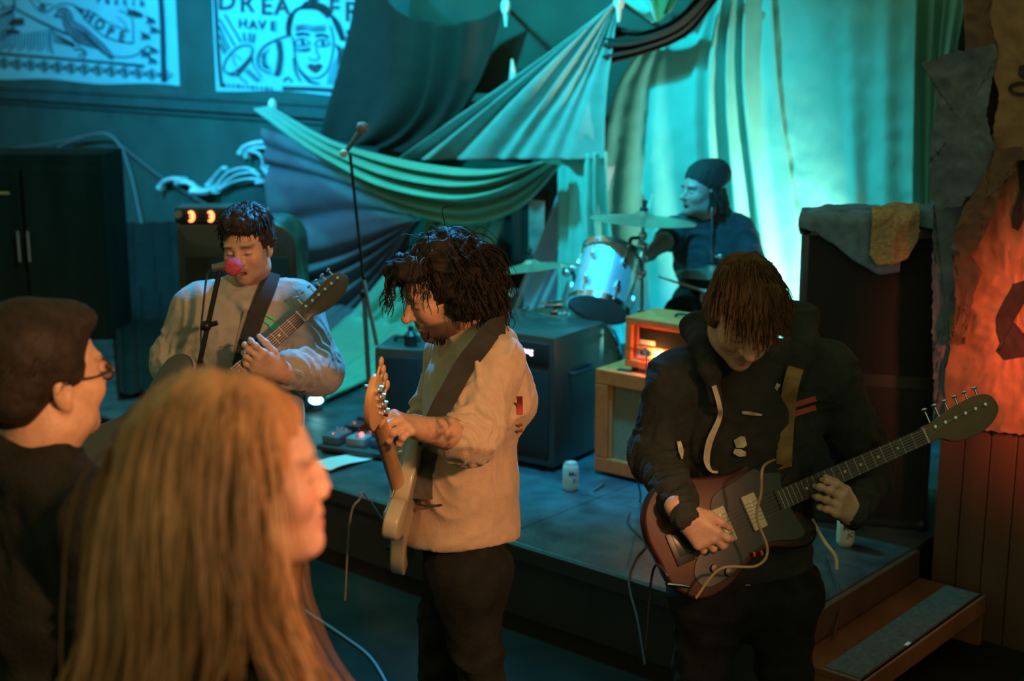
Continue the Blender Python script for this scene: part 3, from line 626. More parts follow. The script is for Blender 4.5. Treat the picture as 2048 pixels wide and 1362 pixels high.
# ---- orange guitar cabinet and amplifier head
r_, d_ = fr(38); o = np.array([*PZ(1196, 944, HS)[:2], HS]); W_, D_, H_ = .56, .30, .47
def amp_corner(par, o, r_, d_, W_, D_, H_):
    for sx in (0, 1):
        for sz in (0, 1):
            mb = MB(); c = o+r_*(W_*sx)+Zv*(H_*sz); s1, s2 = (1-2*sx), (1-2*sz)
            mb.boxax(c-r_*s1*.003-d_*.003-Zv*s2*.003, r_*s1*.035, d_*.035, Zv*s2*.035, bevel=.004); obj('corner_cap', mb, M_plastic, par)
t = empty('guitar_cabinet', o+r_*W_/2+d_*D_/2, 'orange vinyl guitar speaker cabinet with tan grille on the stage', 'speaker')
mb = MB(); mb.boxax(o+Zv*.015, r_*W_, d_*D_, Zv*(H_-.015), bevel=.006)
obj('body', mb, M_orange, t, smooth=False)
fw_ = .065
mb = MB()
for (a, b, c, e) in ((0, .015, W_, fw_), (0, H_-fw_, W_, fw_), (0, fw_, fw_, H_-2*fw_), (W_-fw_, fw_, fw_, H_-2*fw_)):
    pass
for nm, a, b, c, e in (('frame_rail', 0, .017, W_, fw_-.002), ('frame_rail', 0, H_-fw_, W_, fw_), ('frame_stile', 0, fw_+.016, fw_, H_-2*fw_-.017), ('frame_stile', W_-fw_, fw_+.016, fw_, H_-2*fw_-.017)):
    mb = MB(); mb.boxax(o+r_*a+Zv*b-d_*.03, r_*c, d_*.03, Zv*e, bevel=.005); obj(nm, mb, M_orange, t, smooth=False)
mb = MB(); mb.boxax(o+r_*(fw_-.005)+Zv*(fw_+.01)-d_*.008, r_*(W_-2*fw_+.01), d_*.007, Zv*(H_-2*fw_)); obj('grille_cloth', mb, M_tan, t, smooth=False)
M_orange2 = M_orange
mb = MB(); mb.boxax(o+r_*(fw_)+Zv*(fw_+.016)-d_*.02, r_*.016, d_*.012, Zv*(H_-2*fw_-.017), bevel=.003); obj('frame_bead', mb, mat('bright_orange_bead', (.75, .17, .04), .4), t, smooth=False)
for a in (.05, W_-.05):
    for b in (.03, D_-.03): mb = MB(); mb.cyl(o+r_*a+d_*b, o+r_*a+d_*b+Zv*.016, .018, n=12); obj('foot', mb, M_plastic, t)
mb = MB(); mb.boxax(o+r_*.09+d_*.0-d_*.002+Zv*(H_+.0), r_*.07, d_*.03, Zv*.004); obj('top_protector', mb, M_plastic, t, smooth=False)
mb = MB(); c_top = o+Zv*(H_+.004)
ho = o+r_*.125+d_*.035+Zv*(H_+.022); W2, D2, H2 = .45, .21, .215
t = empty('amplifier_head', ho+r_*W2/2+d_*D2/2-Zv*.022, 'small orange amplifier head with glowing amber light on the orange cabinet', 'amplifier')
mb = MB(); mb.boxax(ho, r_*W2, d_*D2, Zv*H2, bevel=.006); obj('body', mb, M_orange, t, smooth=False)
b_ = .032
for nm, a, b, c, e in (('frame_rail', 0, 0, W2, b_), ('frame_rail', 0, H2-b_, W2, b_), ('frame_stile', 0, b_, b_, H2-2*b_), ('frame_stile', W2-b_, b_, b_, H2-2*b_)):
    mb = MB(); mb.boxax(ho+r_*a+Zv*b-d_*.03, r_*c, d_*.03, Zv*e, bevel=.005); obj(nm, mb, M_orange, t, smooth=False)
mb = MB(); mb.boxax(ho+r_*b_+Zv*b_-d_*.004, r_*(W2-2*b_), d_*.003, Zv*(H2-2*b_)); obj('front_board', mb, M_cream, t, smooth=False)
mb = MB()
mb.boxax(ho+r_*(b_+.028)+Zv*(b_+.068)-d_*.010, r_*(W2-2*b_-.056), d_*.006, Zv*.072); obj('grille', mb, M_blackcloth, t, smooth=False)
def fline(nm, x0, z0, x1, z1, w_, m):
    mb = MB(); a = ho+r_*x0+Zv*z0-d_*.011; b = ho+r_*x1+Zv*z1-d_*.011; mb.cyl(a, b, w_, n=8); obj(nm, mb, m, t)
x0, x1, z0, z1, zm = b_+.02, W2-b_-.02, b_+.008, H2-b_-.006, b_+.062
for q in ((x0, z0, x1, z0), (x0, z1, x1, z1), (x0, z0, x0, z1), (x1, z0, x1, z1), (x0, zm, x1, zm)): fline('piping', *q, .0032, M_orange)
mb = MB(); mb.boxax(ho+r_*(b_+.030)+Zv*(b_+.070)-d_*.012, r_*.075, d_*.003, Zv*.02); obj('badge', mb, M_white, t, smooth=False)
mb = MB(); mb.boxax(ho+r_*(x0+.004)+Zv*(z0+.004)-d_*.010, r_*(x1-x0-.008), d_*.005, Zv*(zm-z0-.008)); obj('control_panel', mb, mat('ivory_control_panel', (.6, .45, .33), .45), t, smooth=False)
for i, x in enumerate((.03, .062, .128, .17, .215, .26, .305)):
    mb = MB(); c = ho+r_*(x0+x)+Zv*((z0+zm)/2)-d_*.01; mb.lathe([(.011, 0), (.011, .010), (.009, .014), (0, .015)], c, -d_, 14); obj('knob', mb, M_plastic, t)
mb = MB(); c = ho+r_*(x0+.096)+Zv*((z0+zm)/2)-d_*.008; mb.sphere(c, .0125, 12, 8); obj('pilot_light', mb, M_led_amber, t)
lamp('pilot_glow', 'POINT', c-d_*.03, (1, .34, .08), 1.0, None, .01)
for a in (.02, W2-.02):
    for b in (.02, D2-.02): mb = MB(); mb.cyl(ho+r_*a+d_*b-Zv*.0215, ho+r_*a+d_*b, .015, n=10); obj('foot', mb, M_plastic, t)
mb = MB(); hp = ho+r_*.17+d_*.09+Zv*H2; mb.tube(smooth_curve([hp, hp+Zv*.014+r_*.02, hp+Zv*.014+r_*.11, hp+r_*.13], 5), .006, 8); obj('handle', mb, M_plastic, t)
amp_jack = ho+r_*(x0+.03)+Zv*((z0+zm)/2)-d_*.02
# ---- bass amplifier
r_, d_ = fr(34); W_, D_, H_ = .66, .42, .60
o = np.array([*PZ(1108, 946, HS)[:2], HS])-r_*W_
t = empty('bass_amplifier', o+r_*W_/2+d_*D_/2, 'black bass amplifier with lit white logo behind the bassist', 'amplifier')
mb = MB(); mb.boxax(o+Zv*.02, r_*W_, d_*D_, Zv*(H_-.02), bevel=.012); obj('body', mb, M_black, t)
mb = MB(); mb.boxax(o+r_*.03+Zv*.05-d_*.012, r_*(W_-.06), d_*.013, Zv*(H_-.20), bevel=.005); obj('grille', mb, M_blackcloth, t)
mb = MB(); mb.boxax(o+r_*.03+Zv*(H_-.135)-d_*.01, r_*(W_-.06), d_*.012, Zv*.105, bevel=.004); obj('control_panel', mb, M_plastic, t)
for i in range(6): mb = MB(); c = o+r_*(.08+i*.07)+Zv*(H_-.085)-d_*.011; mb.lathe([(.012, 0), (.011, .014), (0, .015)], c, -d_, 12); obj('knob', mb, M_plastic, t)
mb = MB(); lo = o+r_*(W_-.155)+Zv*(H_-.07)-d_*.0125; add_text(mb, 'Ampeg', .036, lambda x, y: lo+r_*x+Zv*y, .0015, 1.0); obj('logo', mb, M_led_white, t, smooth=False)
mb = MB(); lo2 = o+r_*(W_-.155)+Zv*(H_-.105)-d_*.0125; mb.boxax(lo2-r_*.008, r_*.016, -d_*.002, Zv*.004); obj('indicator', mb, M_led_blue, t, smooth=False)
for a in (.05, W_-.05):
    for b in (.05, D_-.05): mb = MB(); mb.cyl(o+r_*a+d_*b, o+r_*a+d_*b+Zv*.021, .02, n=10); obj('foot', mb, M_plastic, t)
mb = MB(); hs_ = o+r_*W_+d_*.12+Zv*.42; mb.tube(smooth_curve([hs_, hs_+r_*.025+d_*.02, hs_+r_*.025+d_*.16, hs_+d_*.18], 5), .01, 8); obj('handle', mb, M_plastic, t)
# ---- second black cabinet behind the bass neck
r_, d_ = fr(12); o = np.array([*PZ(753, 905, HS)[:2], HS]); W_, D_, H_ = .235, .3, .49
t = empty('speaker_cabinet', o+r_*W_/2+d_*D_/2, 'low black speaker cabinet behind the bass guitar neck', 'speaker')
mb = MB(); mb.boxax(o, r_*W_, d_*D_, Zv*H_, bevel=.012); obj('body', mb, M_black, t)
mb = MB(); mb.boxax(o+r_*.03+Zv*.04-d_*.01, r_*(W_-.06), d_*.012, Zv*(H_-.08), bevel=.004); obj('grille', mb, M_blackcloth, t)
mb = MB(); hs_ = o+r_*.05+d_*.15+Zv*H_; mb.tube(smooth_curve([hs_, hs_+Zv*.02+r_*.02, hs_+Zv*.02+r_*.10, hs_+r_*.12], 5), .008, 8); obj('handle', mb, M_plastic, t)
mb = MB(); c = o+r_*.15+d_*.07+Zv*H_; mb.lathe([(.0, 0), (.03, 0), (.03, .05), (.012, .07), (.012, .09), (0, .092)], c, (0, 0, 1), 12); obj('small_bottle', mb, M_plastic, label='small dark bottle on the low black cabinet', cat='bottle')
# ---- speaker behind the singer, effects rack and papers on it
r_, d_ = fr(10); o = np.array([*PZ(352, 905, HS)[:2], HS]); Yk = 7.0
top = P(470, 446, Yk)[2]; o = np.array([P(352, 446, Yk)[0], Yk, HS]); W_ = P(592, 446, Yk)[0]-P(352, 446, Yk)[0]; D_, H_ = .4, top-HS
t = empty('speaker_cabinet', o+np.array([W_/2, D_/2, 0]), 'black speaker cabinet with rounded top behind the singer', 'speaker')
poly = [(0, 0), (W_, 0)]; rc = .13
for a in np.linspace(0, math.pi/2, 8): poly.append((W_-rc+rc*math.cos(a), H_-rc+rc*math.sin(a)))
for a in np.linspace(math.pi/2, math.pi, 5): poly.append((.03+.03*math.cos(a), H_-.03+.03*math.sin(a)))
Mx = np.array([[1, 0, 0], [0, 0, -1], [0, 1, 0]], float)
mb = MB(); mb.prism(poly, -D_, 0, Mx, o, bevel=.012); obj('body', mb, M_black, t)
mb = MB(); mb.boxax(o+np.array([.04, -.012, .05]), (W_-.08, 0, 0), (0, .012, 0), (0, 0, H_-.22), bevel=.004); obj('grille', mb, M_blackcloth, t)
ro = P(350, 450, Yk-.02)
t = empty('effects_rack', o+np.array([.16, .15, H_]), 'black rack unit with two glowing orange displays above the singer', 'rack unit')
rw = P(470, 440, Yk)[0]-ro[0]; rh = .078; ro = np.array([ro[0], Yk-.02, top+.001])
mb = MB(); mb.boxax(ro, (rw, 0, 0), (0, .18, 0), (0, 0, rh), bevel=.01); obj('case', mb, M_plastic, t)
for x in (382, 421):
    c = P(x, 433, Yk-.028); mb = MB()
    th = np.linspace(-2.3, 2.3, 16); R0 = .021
    mb.tube([c+np.array([R0*.55*math.cos(a), 0, R0*math.sin(a)])+np.array([0, 0, 0]) for a in th], .0085, 6); mb.tube([c+np.array([-.006, 0, .0]), c+np.array([.012, 0, 0])], .006, 6); obj('display', mb, M_led_orange, t)
mb = MB(); mb.cyl(ro+np.array([.02, -.012, .045]), ro+np.array([.02, 0, .045]), .02, n=12); obj('knob', mb, M_steel, t)
mb = MB(); G = np.array([[np.array([P(502, 418, Yk)[0]+.075*i/8, Yk+.02+.05*i/8, top+.002+.06*j/6+.006*math.sin(i)]) for j in range(7)] for i in range(9)]); mb.grid(G, .002); obj('paper_note', mb, M_white, label='white paper note behind the singer\'s head', cat='paper')
# ---- tall dark cabinet at the far left
Yc = 8.6; tl = P(205, 308, Yc); t = empty('tall_cabinet', (tl[0]-.5, Yc+.2, 0), 'tall dark brown cabinet against the wall at far left', 'cabinet')
M_dkwood = mat('dark_brown_wood', (.010, .008, .005), .9, nscale=5, namt=.4, stretch=(1, 1, .2), spec=.08)
mb = MB(); x0 = tl[0]; mb.boxax((x0-1.0, Yc, 0), (1.0, 0, 0), (0, .45, 0), (0, 0, tl[2]), bevel=.01); obj('carcass', mb, M_dkwood, t, smooth=False)
for k in range(2):
    mb = MB(); mb.boxax((x0-.97+k*.48, Yc-.02, .06), (.46, 0, 0), (0, .019, 0), (0, 0, tl[2]-.14), bevel=.006); dr = obj('door', mb, M_dkwood, t, smooth=False)
    mb = MB(); mb.cyl((x0-.53+k*.06, Yc-.045, tl[2]*.55), (x0-.53+k*.06, Yc-.045, tl[2]*.68), .008, n=8); obj('handle', mb, M_steel, dr)
mb = MB(); mb.boxax((x0-.99, Yc-.03, tl[2]-.24), (.42, 0, 0), (0, .012, 0), (0, 0, .015)); obj('lit_edge_strip', mb, mat('orange_lit_edge', (.5, .22, .08), .4, metal=.5), t, smooth=False)  # orange light along the shelf edge, put into the strip's colour
# ---- cans and marker
M_can = mat('can_aluminium', (.72, .72, .70), .32, metal=.85); M_canp = mat('can_white_print', (.66, .62, .52), .45, metal=.25); M_canink = mat('can_black_ink', (.03, .03, .03), .5)
def can(px, py, label, yaw):
    c = PZ(px, py, HS); t = empty('drink_can', c, label, 'can', 'beer cans on the stage')
    mb = MB(); mb.lathe([(0, .002), (.024, .0), (.028, .006), (.0325, .014), (.033, .02), (.033, .100), (.031, .107), (.0275, .117)], c, n=28); obj('can_body', mb, M_canp, t)
    mb = MB(); mb.lathe([(.0275, .117), (.0280, .1195), (.0265, .1215), (.0255, .119), (.024, .117), (0, .1165)], c, n=28); lid = obj('lid', mb, M_can, t)
    mb = MB(); mb.box(c+np.array([.004, -.004, .1185]), (.012, .020, .0016), None, .0006); obj('pull_tab', mb, M_can, lid)
    mb = MB(); fn = lambda x, y: c+np.array([.0334*math.sin(yaw+x/.0334), -.0334*math.cos(yaw+x/.0334), .066+y])
    add_text(mb, 'Mo', .034, fn, .0006, .85, 0, (-.004, .012)); add_text(mb, 'JC', .028, fn, .0006, .9, 0, (.006, -.016)); obj('print', mb, M_canink, t, smooth=False)
can(1141, 980, 'white beer can standing in front of the bass amplifier', .42); can(1690, 1090, 'white beer can on the stage below the guitarist\'s fretting hand', .15)
a, b = PZ(1188, 981, HS+.006), PZ(1207, 967, HS+.006); mb = MB(); mb.tube([a, a*.9+b*.1, a*.4+b*.6, a*.38+b*.62, b], [.004, .006, .006, .007, .007], 10); obj('marker_pen', mb, M_steel, label='dark marker pen lying on the stage beside the can', cat='pen')

# ================================================================ drum kit
YD = 6.62
M_shell = mat('silver_sparkle_shell', (.55, .58, .60), .28, metal=.55, nscale=300, namt=.25)
M_head = mat('coated_drum_head', (.70, .70, .68), .6); M_headb = mat('clear_drum_head', (.22, .27, .32), .3)
def drum(name, top, bot, rad, label, lugs, shell, parts=None, headm=None):
    top, bot = np.asarray(top), np.asarray(bot); ax = unit(top-bot); L = np.linalg.norm(top-bot)
    t = empty(name, bot, label, 'drum')
    mb = MB(); mb.lathe([(rad, .0), (rad, L)], bot, ax, 40); obj('shell', mb, shell, t)
    for nm, c, s_, hm in (('top_head', top, 1, M_head), ('bottom_head', bot, -1, headm or M_headb)):
        mb = MB(); mb.lathe([(rad*1.0, -.002*s_), (rad*.985, .006*s_), (0, .006*s_)], c, ax, 40); obj(nm, mb, hm, t)
        mb = MB(); mb.lathe([(rad+.004, -.018*s_), (rad+.012, -.018*s_), (rad+.013, .012*s_), (rad+.006, .013*s_), (rad+.004, -.018*s_)], c, ax, 40); obj('hoop', mb, M_chrome, t)
    _, e, g = frame_from(ax)
    for i in range(lugs):
        a = 2*math.pi*i/lugs+.3; d = math.cos(a)*e+math.sin(a)*g
        for f0, f1 in ((.98, .72), (.02, .28)):
            mb = MB(); p0 = bot+ax*L*f0+d*(rad+.012); p1 = bot+ax*L*f1+d*(rad+.012)
            mb.cyl(p0, p1, .0035, n=6); mb.box(p1, (.018, .018, .034), np.stack([d, np.cross(ax, d), ax], 1), .004); mb.sphere(p0, .008, 8, 6); obj('lug', mb, M_chrome, t)
    return t, ax, e, g
tt, tb = P(1226, 508, YD+.06), P(1196, 616, YD-.10)
tom, tax, _, _ = drum('tom_drum', tt, tb, .138, 'silver sparkle tom drum tilted towards the drummer', 6, M_shell)
# arm that carries the tom
cl = P(1133, 545, YD); mb = MB(); mb.tube(smooth_curve([tt*.45+tb*.55-np.array([.14, 0, 0]), cl+np.array([.03, 0, 0]), cl], 5), .010, 8); obj('mount_arm', mb, M_blackmetal, tom)
mb = MB(); mb.sphere(cl, .022, 10, 8); mb.sphere(cl+np.array([.03, 0, .02]), .017, 10, 8); mb.sphere(cl+np.array([-.02, 0, .03]), .012, 10, 8); obj('wing_bolt', mb, M_chrome, tom)
def stand(name, base, top, label, cat, group=None, r=.011, legs=True, m=None):
    t = empty(name, base, label, cat, group); m = m or M_chrome
    mb = MB(); mid = base*(1-.55)+top*.55
    mb.cyl(base+Zv*.1, mid, r*1.25, n=10); obj('lower_tube', mb, m, t)
    mb = MB(); mb.cyl(mid, top, r*.8, n=10); obj('upper_tube', mb, m, t)
    mb = MB(); mb.cyl(mid-Zv*.02, mid+Zv*.02, r*2, n=10); mb.sphere(mid+np.array([.03, 0, 0]), .014, 8, 6); mb.cyl(mid, mid+np.array([.03, 0, 0]), .005, n=6); obj('clamp', mb, m, t)
    if legs:
        for k in range(3):
            a = k*2.094+.4; f = base+np.array([.24*math.cos(a), .24*math.sin(a), .008])
            mb = MB(); mb.cyl(base+Zv*.30, f, .008, n=8); lg = obj('leg', mb, m, t); mb = MB(); mb.sphere(f, .014, 8, 6); obj('rubber_foot', mb, M_plastic, lg)
    return t
def on_stage(v): return np.array([v[0], v[1], HS])
def cymbal(name, c, rad, ax, label, base, sm=None):
    t = stand(name, base, c-unit(ax)*.01, label, 'cymbal'); ax = unit(ax)
    mb = MB(); mb.lathe([(0, .030), (rad*.10, .027), (rad*.19, .013), (rad*.24, .008), (rad*.6, -.003), (rad, -.018), (rad, -.0195), (rad*.6, -.005), (rad*.22, .005), (0, .02)], c, ax, 44); obj('cymbal_plate', mb, M_brass, t)
    mb = MB(); mb.lathe([(.0, 0), (.020, 0), (.020, .016), (.010, .018), (.010, .034), (.014, .036), (.012, .052), (0, .054)], c+ax*.028, ax, 12); obj('wing_nut', mb, M_plastic, t)
    return t
c = P(1287, 434, YD+.05); cy = cymbal('crash_cymbal', c, .252, (.06, .02, 1), 'large crash cymbal on its stand in front of the drummer', on_stage(c))
for dz, rr_ in ((-.09, .022), (-.14, .03), (-.20, .024), (-.27, .02)): mb = MB(); mb.sphere(c+Zv*dz, (rr_, rr_, .024), 10, 8); obj('tilter', mb, M_chrome, cy)
mb = MB(); q = c+np.array([-.04, 0, -.10]); mb.tube(smooth_curve([q+np.array([.05, 0, .0]), q, q+np.array([-.02, 0, -.01]), q+np.array([-.02, 0, -.07])], 4), .009, 8); obj('tilter_handle', mb, M_plastic, cy)
c = P(1062, 530, YD+.1); cy = cymbal('left_cymbal', c, .205, (-.12, .1, 1), 'cymbal on a bent black boom beside the bassist\'s hair', on_stage(P(952, 580, YD+.2)))
c = P(1424, 540, YD+.35); hh = cymbal('hi_hat', c, .18, (.0, .0, 1), 'hi-hat cymbals with a tall rod behind the guitarist\'s hair', on_stage(c))
mb = MB(); mb.cyl(c, P(1424, 414, YD+.35), .006, n=8); obj('pull_rod', mb, M_chrome, hh)
mb = MB(); k_ = P(1424, 513, YD+.35); mb.cyl(k_-Zv*.04, k_+Zv*.03, .014, n=8); mb.sphere(k_+np.array([.04, 0, 0]), .014, 8, 6); mb.cyl(k_, k_+np.array([.04, 0, 0]), .006, n=6); obj('clutch', mb, M_chrome, hh)
mb = MB(); mb.lathe([(0, -.03), (.04, -.028), (.06, -.012), (.18, .006), (.18, .0045), (.06, -.014), (0, -.032)], c-Zv*.022, (0, 0, 1), 40); obj('bottom_plate', mb, M_brass, hh)
# bass drum facing the room
kc = np.array([*P(1056, 745, 6.62)[:2], HS+.29]); kf = kc-nV*.02
M_kick = mat('sage_green_shell', (.30, .42, .30), .35, nscale=30, namt=.15)
kd, _, _, _ = drum('bass_drum', kf, kf+nV*.38, .275, 'pale green bass drum standing behind the bass amplifier', 8, M_kick, headm=M_head)
for s_ in (-1, 1):
    mb = MB(); q = kc+nV*.1+uV*s_*.25-Zv*.1; f = kc+uV*s_*.40-Zv*.285; mb.cyl(q, f, .008, n=8); obj('spur', mb, M_chrome, kd)
mb = MB(); q = P(1108, 612, 6.62); mb.cyl(q-Zv*.10, q+Zv*.0, .012, n=8); mb.box(q, (.09, .03, .022), None, .005); mb.box(q-Zv*.045, (.04, .035, .05), None, .006); mb.sphere(q+np.array([-.05, 0, .01]), .014, 8, 6); mb.sphere(q+np.array([.05, 0, -.04]), .016, 8, 6); obj('tom_bracket', mb, M_chrome, kd)
# little electronic pad with a red light
c = P(1024, 610, 7.1); t = empty('drum_module', on_stage(c), 'small dark drum module with a red light behind the bassist\'s hair', 'drum module')
mb = MB(); mb.box(c, (.12, .06, .16), None, .01); obj('case', mb, M_plastic, t); mb = MB(); mb.cyl(on_stage(c), c-Zv*.08, .012, n=8); obj('post', mb, M_blackmetal, t)
mb = MB(); q = P(1007, 594, 7.06); mb.sphere(q, .012, 10, 8); obj('red_light', mb, M_led_red, t); mb = MB(); q = P(1022, 583, 7.06); mb.cyl(q, q-np.array([0, .03, 0]), .022, n=12); obj('dial', mb, M_chrome, t)
for k in range(3):
    mb = MB(); a = k*2.094; mb.cyl(on_stage(c)+Zv*.2, on_stage(c)+np.array([.16*math.cos(a), .16*math.sin(a), .006]), .007, n=6); obj('leg', mb, M_blackmetal, t)

# ================================================================ microphones
M_foam = mat('pink_red_foam', (.50, .07, .12), .95, nscale=80, namt=.25, bump=.8, bscale=200); M_foamo = mat('orange_foam', (.50, .20, .10), .95, nscale=80, namt=.25, bump=.8, bscale=200)
M_micb = mat('mic_body_grey', (.12, .14, .14), .4, metal=.5)
Ym = 4.24
t = empty('microphone_stand', (P(392, 770, 4.2)[0], 4.2, 0), 'black microphone stand with red foam microphone at the singer\'s mouth', 'microphone stand')
clip = P(440, 540, Ym); knee = P(396, 740, 4.2); foot = np.array([knee[0]-.01, 4.2, 0])
mb = MB(); mb.cyl(foot+Zv*.02, knee, .011, n=10); obj('pole', mb, M_blackmetal, t)
mb = MB(); mb.cyl(P(385, 790, 4.2), clip, .008, n=10); obj('boom', mb, M_blackmetal, t)
mb = MB(); q = P(412, 652, 4.22); mb.sphere(q, .017, 10, 8); mb.cyl(q, q+np.array([.035, 0, .01]), .008, n=8); obj('clutch', mb, M_blackmetal, t)
mb = MB(); mb.cyl(foot, foot+Zv*.02, .14, .13, 28); obj('round_base', mb, M_blackmetal, t)
m0, m1 = P(424, 536, Ym), P(462, 531, Ym+.01)
mb = MB(); mb.tube([m0, m0*.6+m1*.4, m1], [.011, .013, .019], 12); mi = obj('microphone', mb, M_micb, t)
mb = MB(); mb.sphere(P(465, 533, Ym+.01), .029, 16, 12); obj('foam_windscreen', mb, M_foam, mi)
mb = MB(); mb.tube(smooth_curve([P(424, 537, Ym), P(414, 552, Ym), P(408, 600, 4.23), P(402, 680, 4.22), P(414, 770, 4.2)], 8), .0035, 6); obj('cable', mb, M_plastic, t)
Yn = 6.25
t = empty('microphone_stand', on_stage(P(740, 760, Yn)), 'tall microphone stand with orange foam microphone before the green swag', 'microphone stand')
b0 = on_stage(P(742, 760, Yn)); k_ = P(728, 588, Yn)
mb = MB(); mb.cyl(b0, k_, .011, n=10); obj('pole', mb, M_steel, t)
mb = MB(); mb.cyl(P(754, 690, Yn-.02), P(727, 560, Yn-.02), .009, n=8); obj('counter_arm', mb, M_steel, t)
mb = MB(); mb.cyl(P(727, 560, Yn-.02), P(700, 306, Yn-.02), .007, n=8); obj('boom', mb, M_blackmetal, t)
mb = MB(); mb.sphere(k_, .02, 10, 8); obj('clutch', mb, M_blackmetal, t)
mb = MB(); mb.cyl(b0, b0+Zv*.02, .13, .12, 24); obj('round_base', mb, M_blackmetal, t)
mb = MB(); mb.tube([P(692, 303, Yn-.05), P(706, 284, Yn-.04), P(719, 267, Yn-.03)], [.010, .012, .016], 10); mi = obj('microphone', mb, M_micb, t)
mb = MB(); mb.sphere(P(725, 256, Yn-.03), .027, 14, 12); obj('foam_windscreen', mb, M_foamo, mi)
bc = P(725, 256, Yn-.03); bx = unit(P(725, 256, Yn-.03)-P(692, 303, Yn-.05)); mb = MB(); mb.lathe([(.0255, -.006), (.0285, -.004), (.0285, .006), (.0255, .008)], bc+bx*.003, bx, 20); obj('blue_band', mb, mat('blue_tape', (.2, .35, .6), .5), mi)
mb = MB(); q = P(687, 307, Yn-.06); mb.sphere(q, .018, 10, 8); obj('end_knob', mb, M_white, t)

# ================================================================ pedals, papers and cables on the stage
M_pb = mat('pedalboard_black', (.03, .03, .035), .5); po = PZ(690, 880, HS)
t = empty('pedalboard', po, 'black pedalboard strewn with effects pedals at stage left', 'pedalboard')
pr, pd = fr(24)
bo = PZ(632, 905, HS)
mb = MB(); mb.boxax(bo+Zv*.012, pr*.36, pd*.60, Zv*.022, bevel=.006); obj('board', mb, M_pb, t)
for a in (.02, .17, .32):
    mb = MB(); mb.boxax(bo+pr*a+pd*.02, pr*.02, pd*.56, Zv*.012); obj('runner', mb, M_pb, t)
cols = [((.10, .16, .22), 'slate'), ((.30, .34, .36), 'silver'), ((.05, .12, .25), 'blue'), ((.06, .06, .07), 'black'), ((.25, .05, .06), 'dark red'), ((.12, .22, .2), 'green'), ((.4, .4, .38), 'white'), ((.08, .09, .12), 'navy'), ((.2, .24, .3), 'grey')]
wh = ['at the near left', 'with a red dot light, in the near row', 'at the near right', 'at the left of the middle row', 'with a glowing red display', 'at the right of the middle row', 'at the far left', 'in the middle of the far row', 'at the far right']
for i in range(9):
    w2, l2 = (.085, .095, .09, .08, .105, .085, .095, .08, .09)[i], (.13, .12, .14, .13, .12, .13, .12, .13, .12)[i]
    cm, cn = cols[i]; q = bo+pr*(.015+.115*(i % 3))+pd*(.03+.195*(i//3)+.015*((i*7) % 3))+Zv*.035; pe = empty('effects_pedal', q, cn+' effects pedal '+wh[i]+' of the pedalboard', 'pedal', 'effects pedals on the pedalboard')
    mb = MB(); mb.boxax(q, pr*w2, pd*l2, Zv*.04, bevel=.006); obj('enclosure', mb, mat('pedal_'+cn.replace(' ', '_'), cm, .35, metal=.4), pe)
    for kx in np.linspace(.02, w2-.02, 3): mb = MB(); mb.lathe([(.009, 0), (.008, .014), (0, .015)], q+pr*kx+pd*(l2-.025)+Zv*.04, (0, 0, 1), 10); obj('knob', mb, M_plastic if i % 2 else M_chrome, pe)
    mb = MB(); mb.lathe([(.010, 0), (.010, .008), (.006, .016), (0, .017)], q+pr*w2/2+pd*.025+Zv*.04, (0, 0, 1), 10); obj('footswitch', mb, M_chrome, pe)
    if i == 4:
        for kx in np.linspace(.018, .088, 4): mb = MB(); mb.box(q+pr*kx+pd*(.06+.006*math.sin(kx*90))+Zv*.046, (.021, .016, .012), None, .003); obj('red_display', mb, M_led_red, pe)
        lamp('display_glow', 'POINT', q+pr*.05+pd*.05+Zv*.08, (1, .06, .05), .25, None, .01)
    if i == 1: mb = MB(); mb.sphere(q+pr*.05+pd*.06+Zv*.044, .010, 8, 6); obj('red_light', mb, M_led_red, pe)
M_cabf = mat('blue_grey_cable', (.12, .14, .16), .5)
M_note = mat('pale_paper', (.62, .68, .70), .7)
for k, (cx, cy_, a, lw, ll, lb_) in enumerate(((702, 922, .85, .13, .36, 'pale set list paper lying on the stage before the pedals'), (748, 893, 1.0, .09, .2, 'second pale paper sheet at the pedalboard\'s right'))):
    c = PZ(cx, cy_, HS); e1 = np.array([math.cos(a), math.sin(a), 0]); e2 = np.array([-math.sin(a), math.cos(a), 0])
    G = np.array([[c+e1*(i/10-.5)*ll+e2*(j/6-.5)*lw+Zv*(.004+.006*(math.sin(i*.7+k)+1)+.012*(j/6-.5)**2) for j in range(7)] for i in range(11)]); mb = MB(); mb.grid(G, .001); obj('set_list', mb, M_note, label=lb_, cat='paper')
mb = MB(); c = PZ(905, 1340, 0); G = np.array([[c+np.array([(i/9-.5)*.16, (j/7-.5)*.13, .012+.05*math.exp(-((i-4.5)**2+(j-3.5)**2)/7.)+.012*math.sin(i*2.1+j*1.3)]) for j in range(8)] for i in range(10)]); mb.grid(G, .003); obj('crumpled_rag', mb, M_note, label='crumpled pale rag on the floor beside the bassist\'s leg', cat='rag')
mb = MB(); mb.tube(smooth_curve([PZ(600, 1215, .006), PZ(690, 1275, .006), PZ(745, 1320, .006), PZ(790, 1400, .006)], 8), .006, 8); obj('cable', mb, M_cabf, label='cable lying on the dark floor in front of the stage', cat='cable')
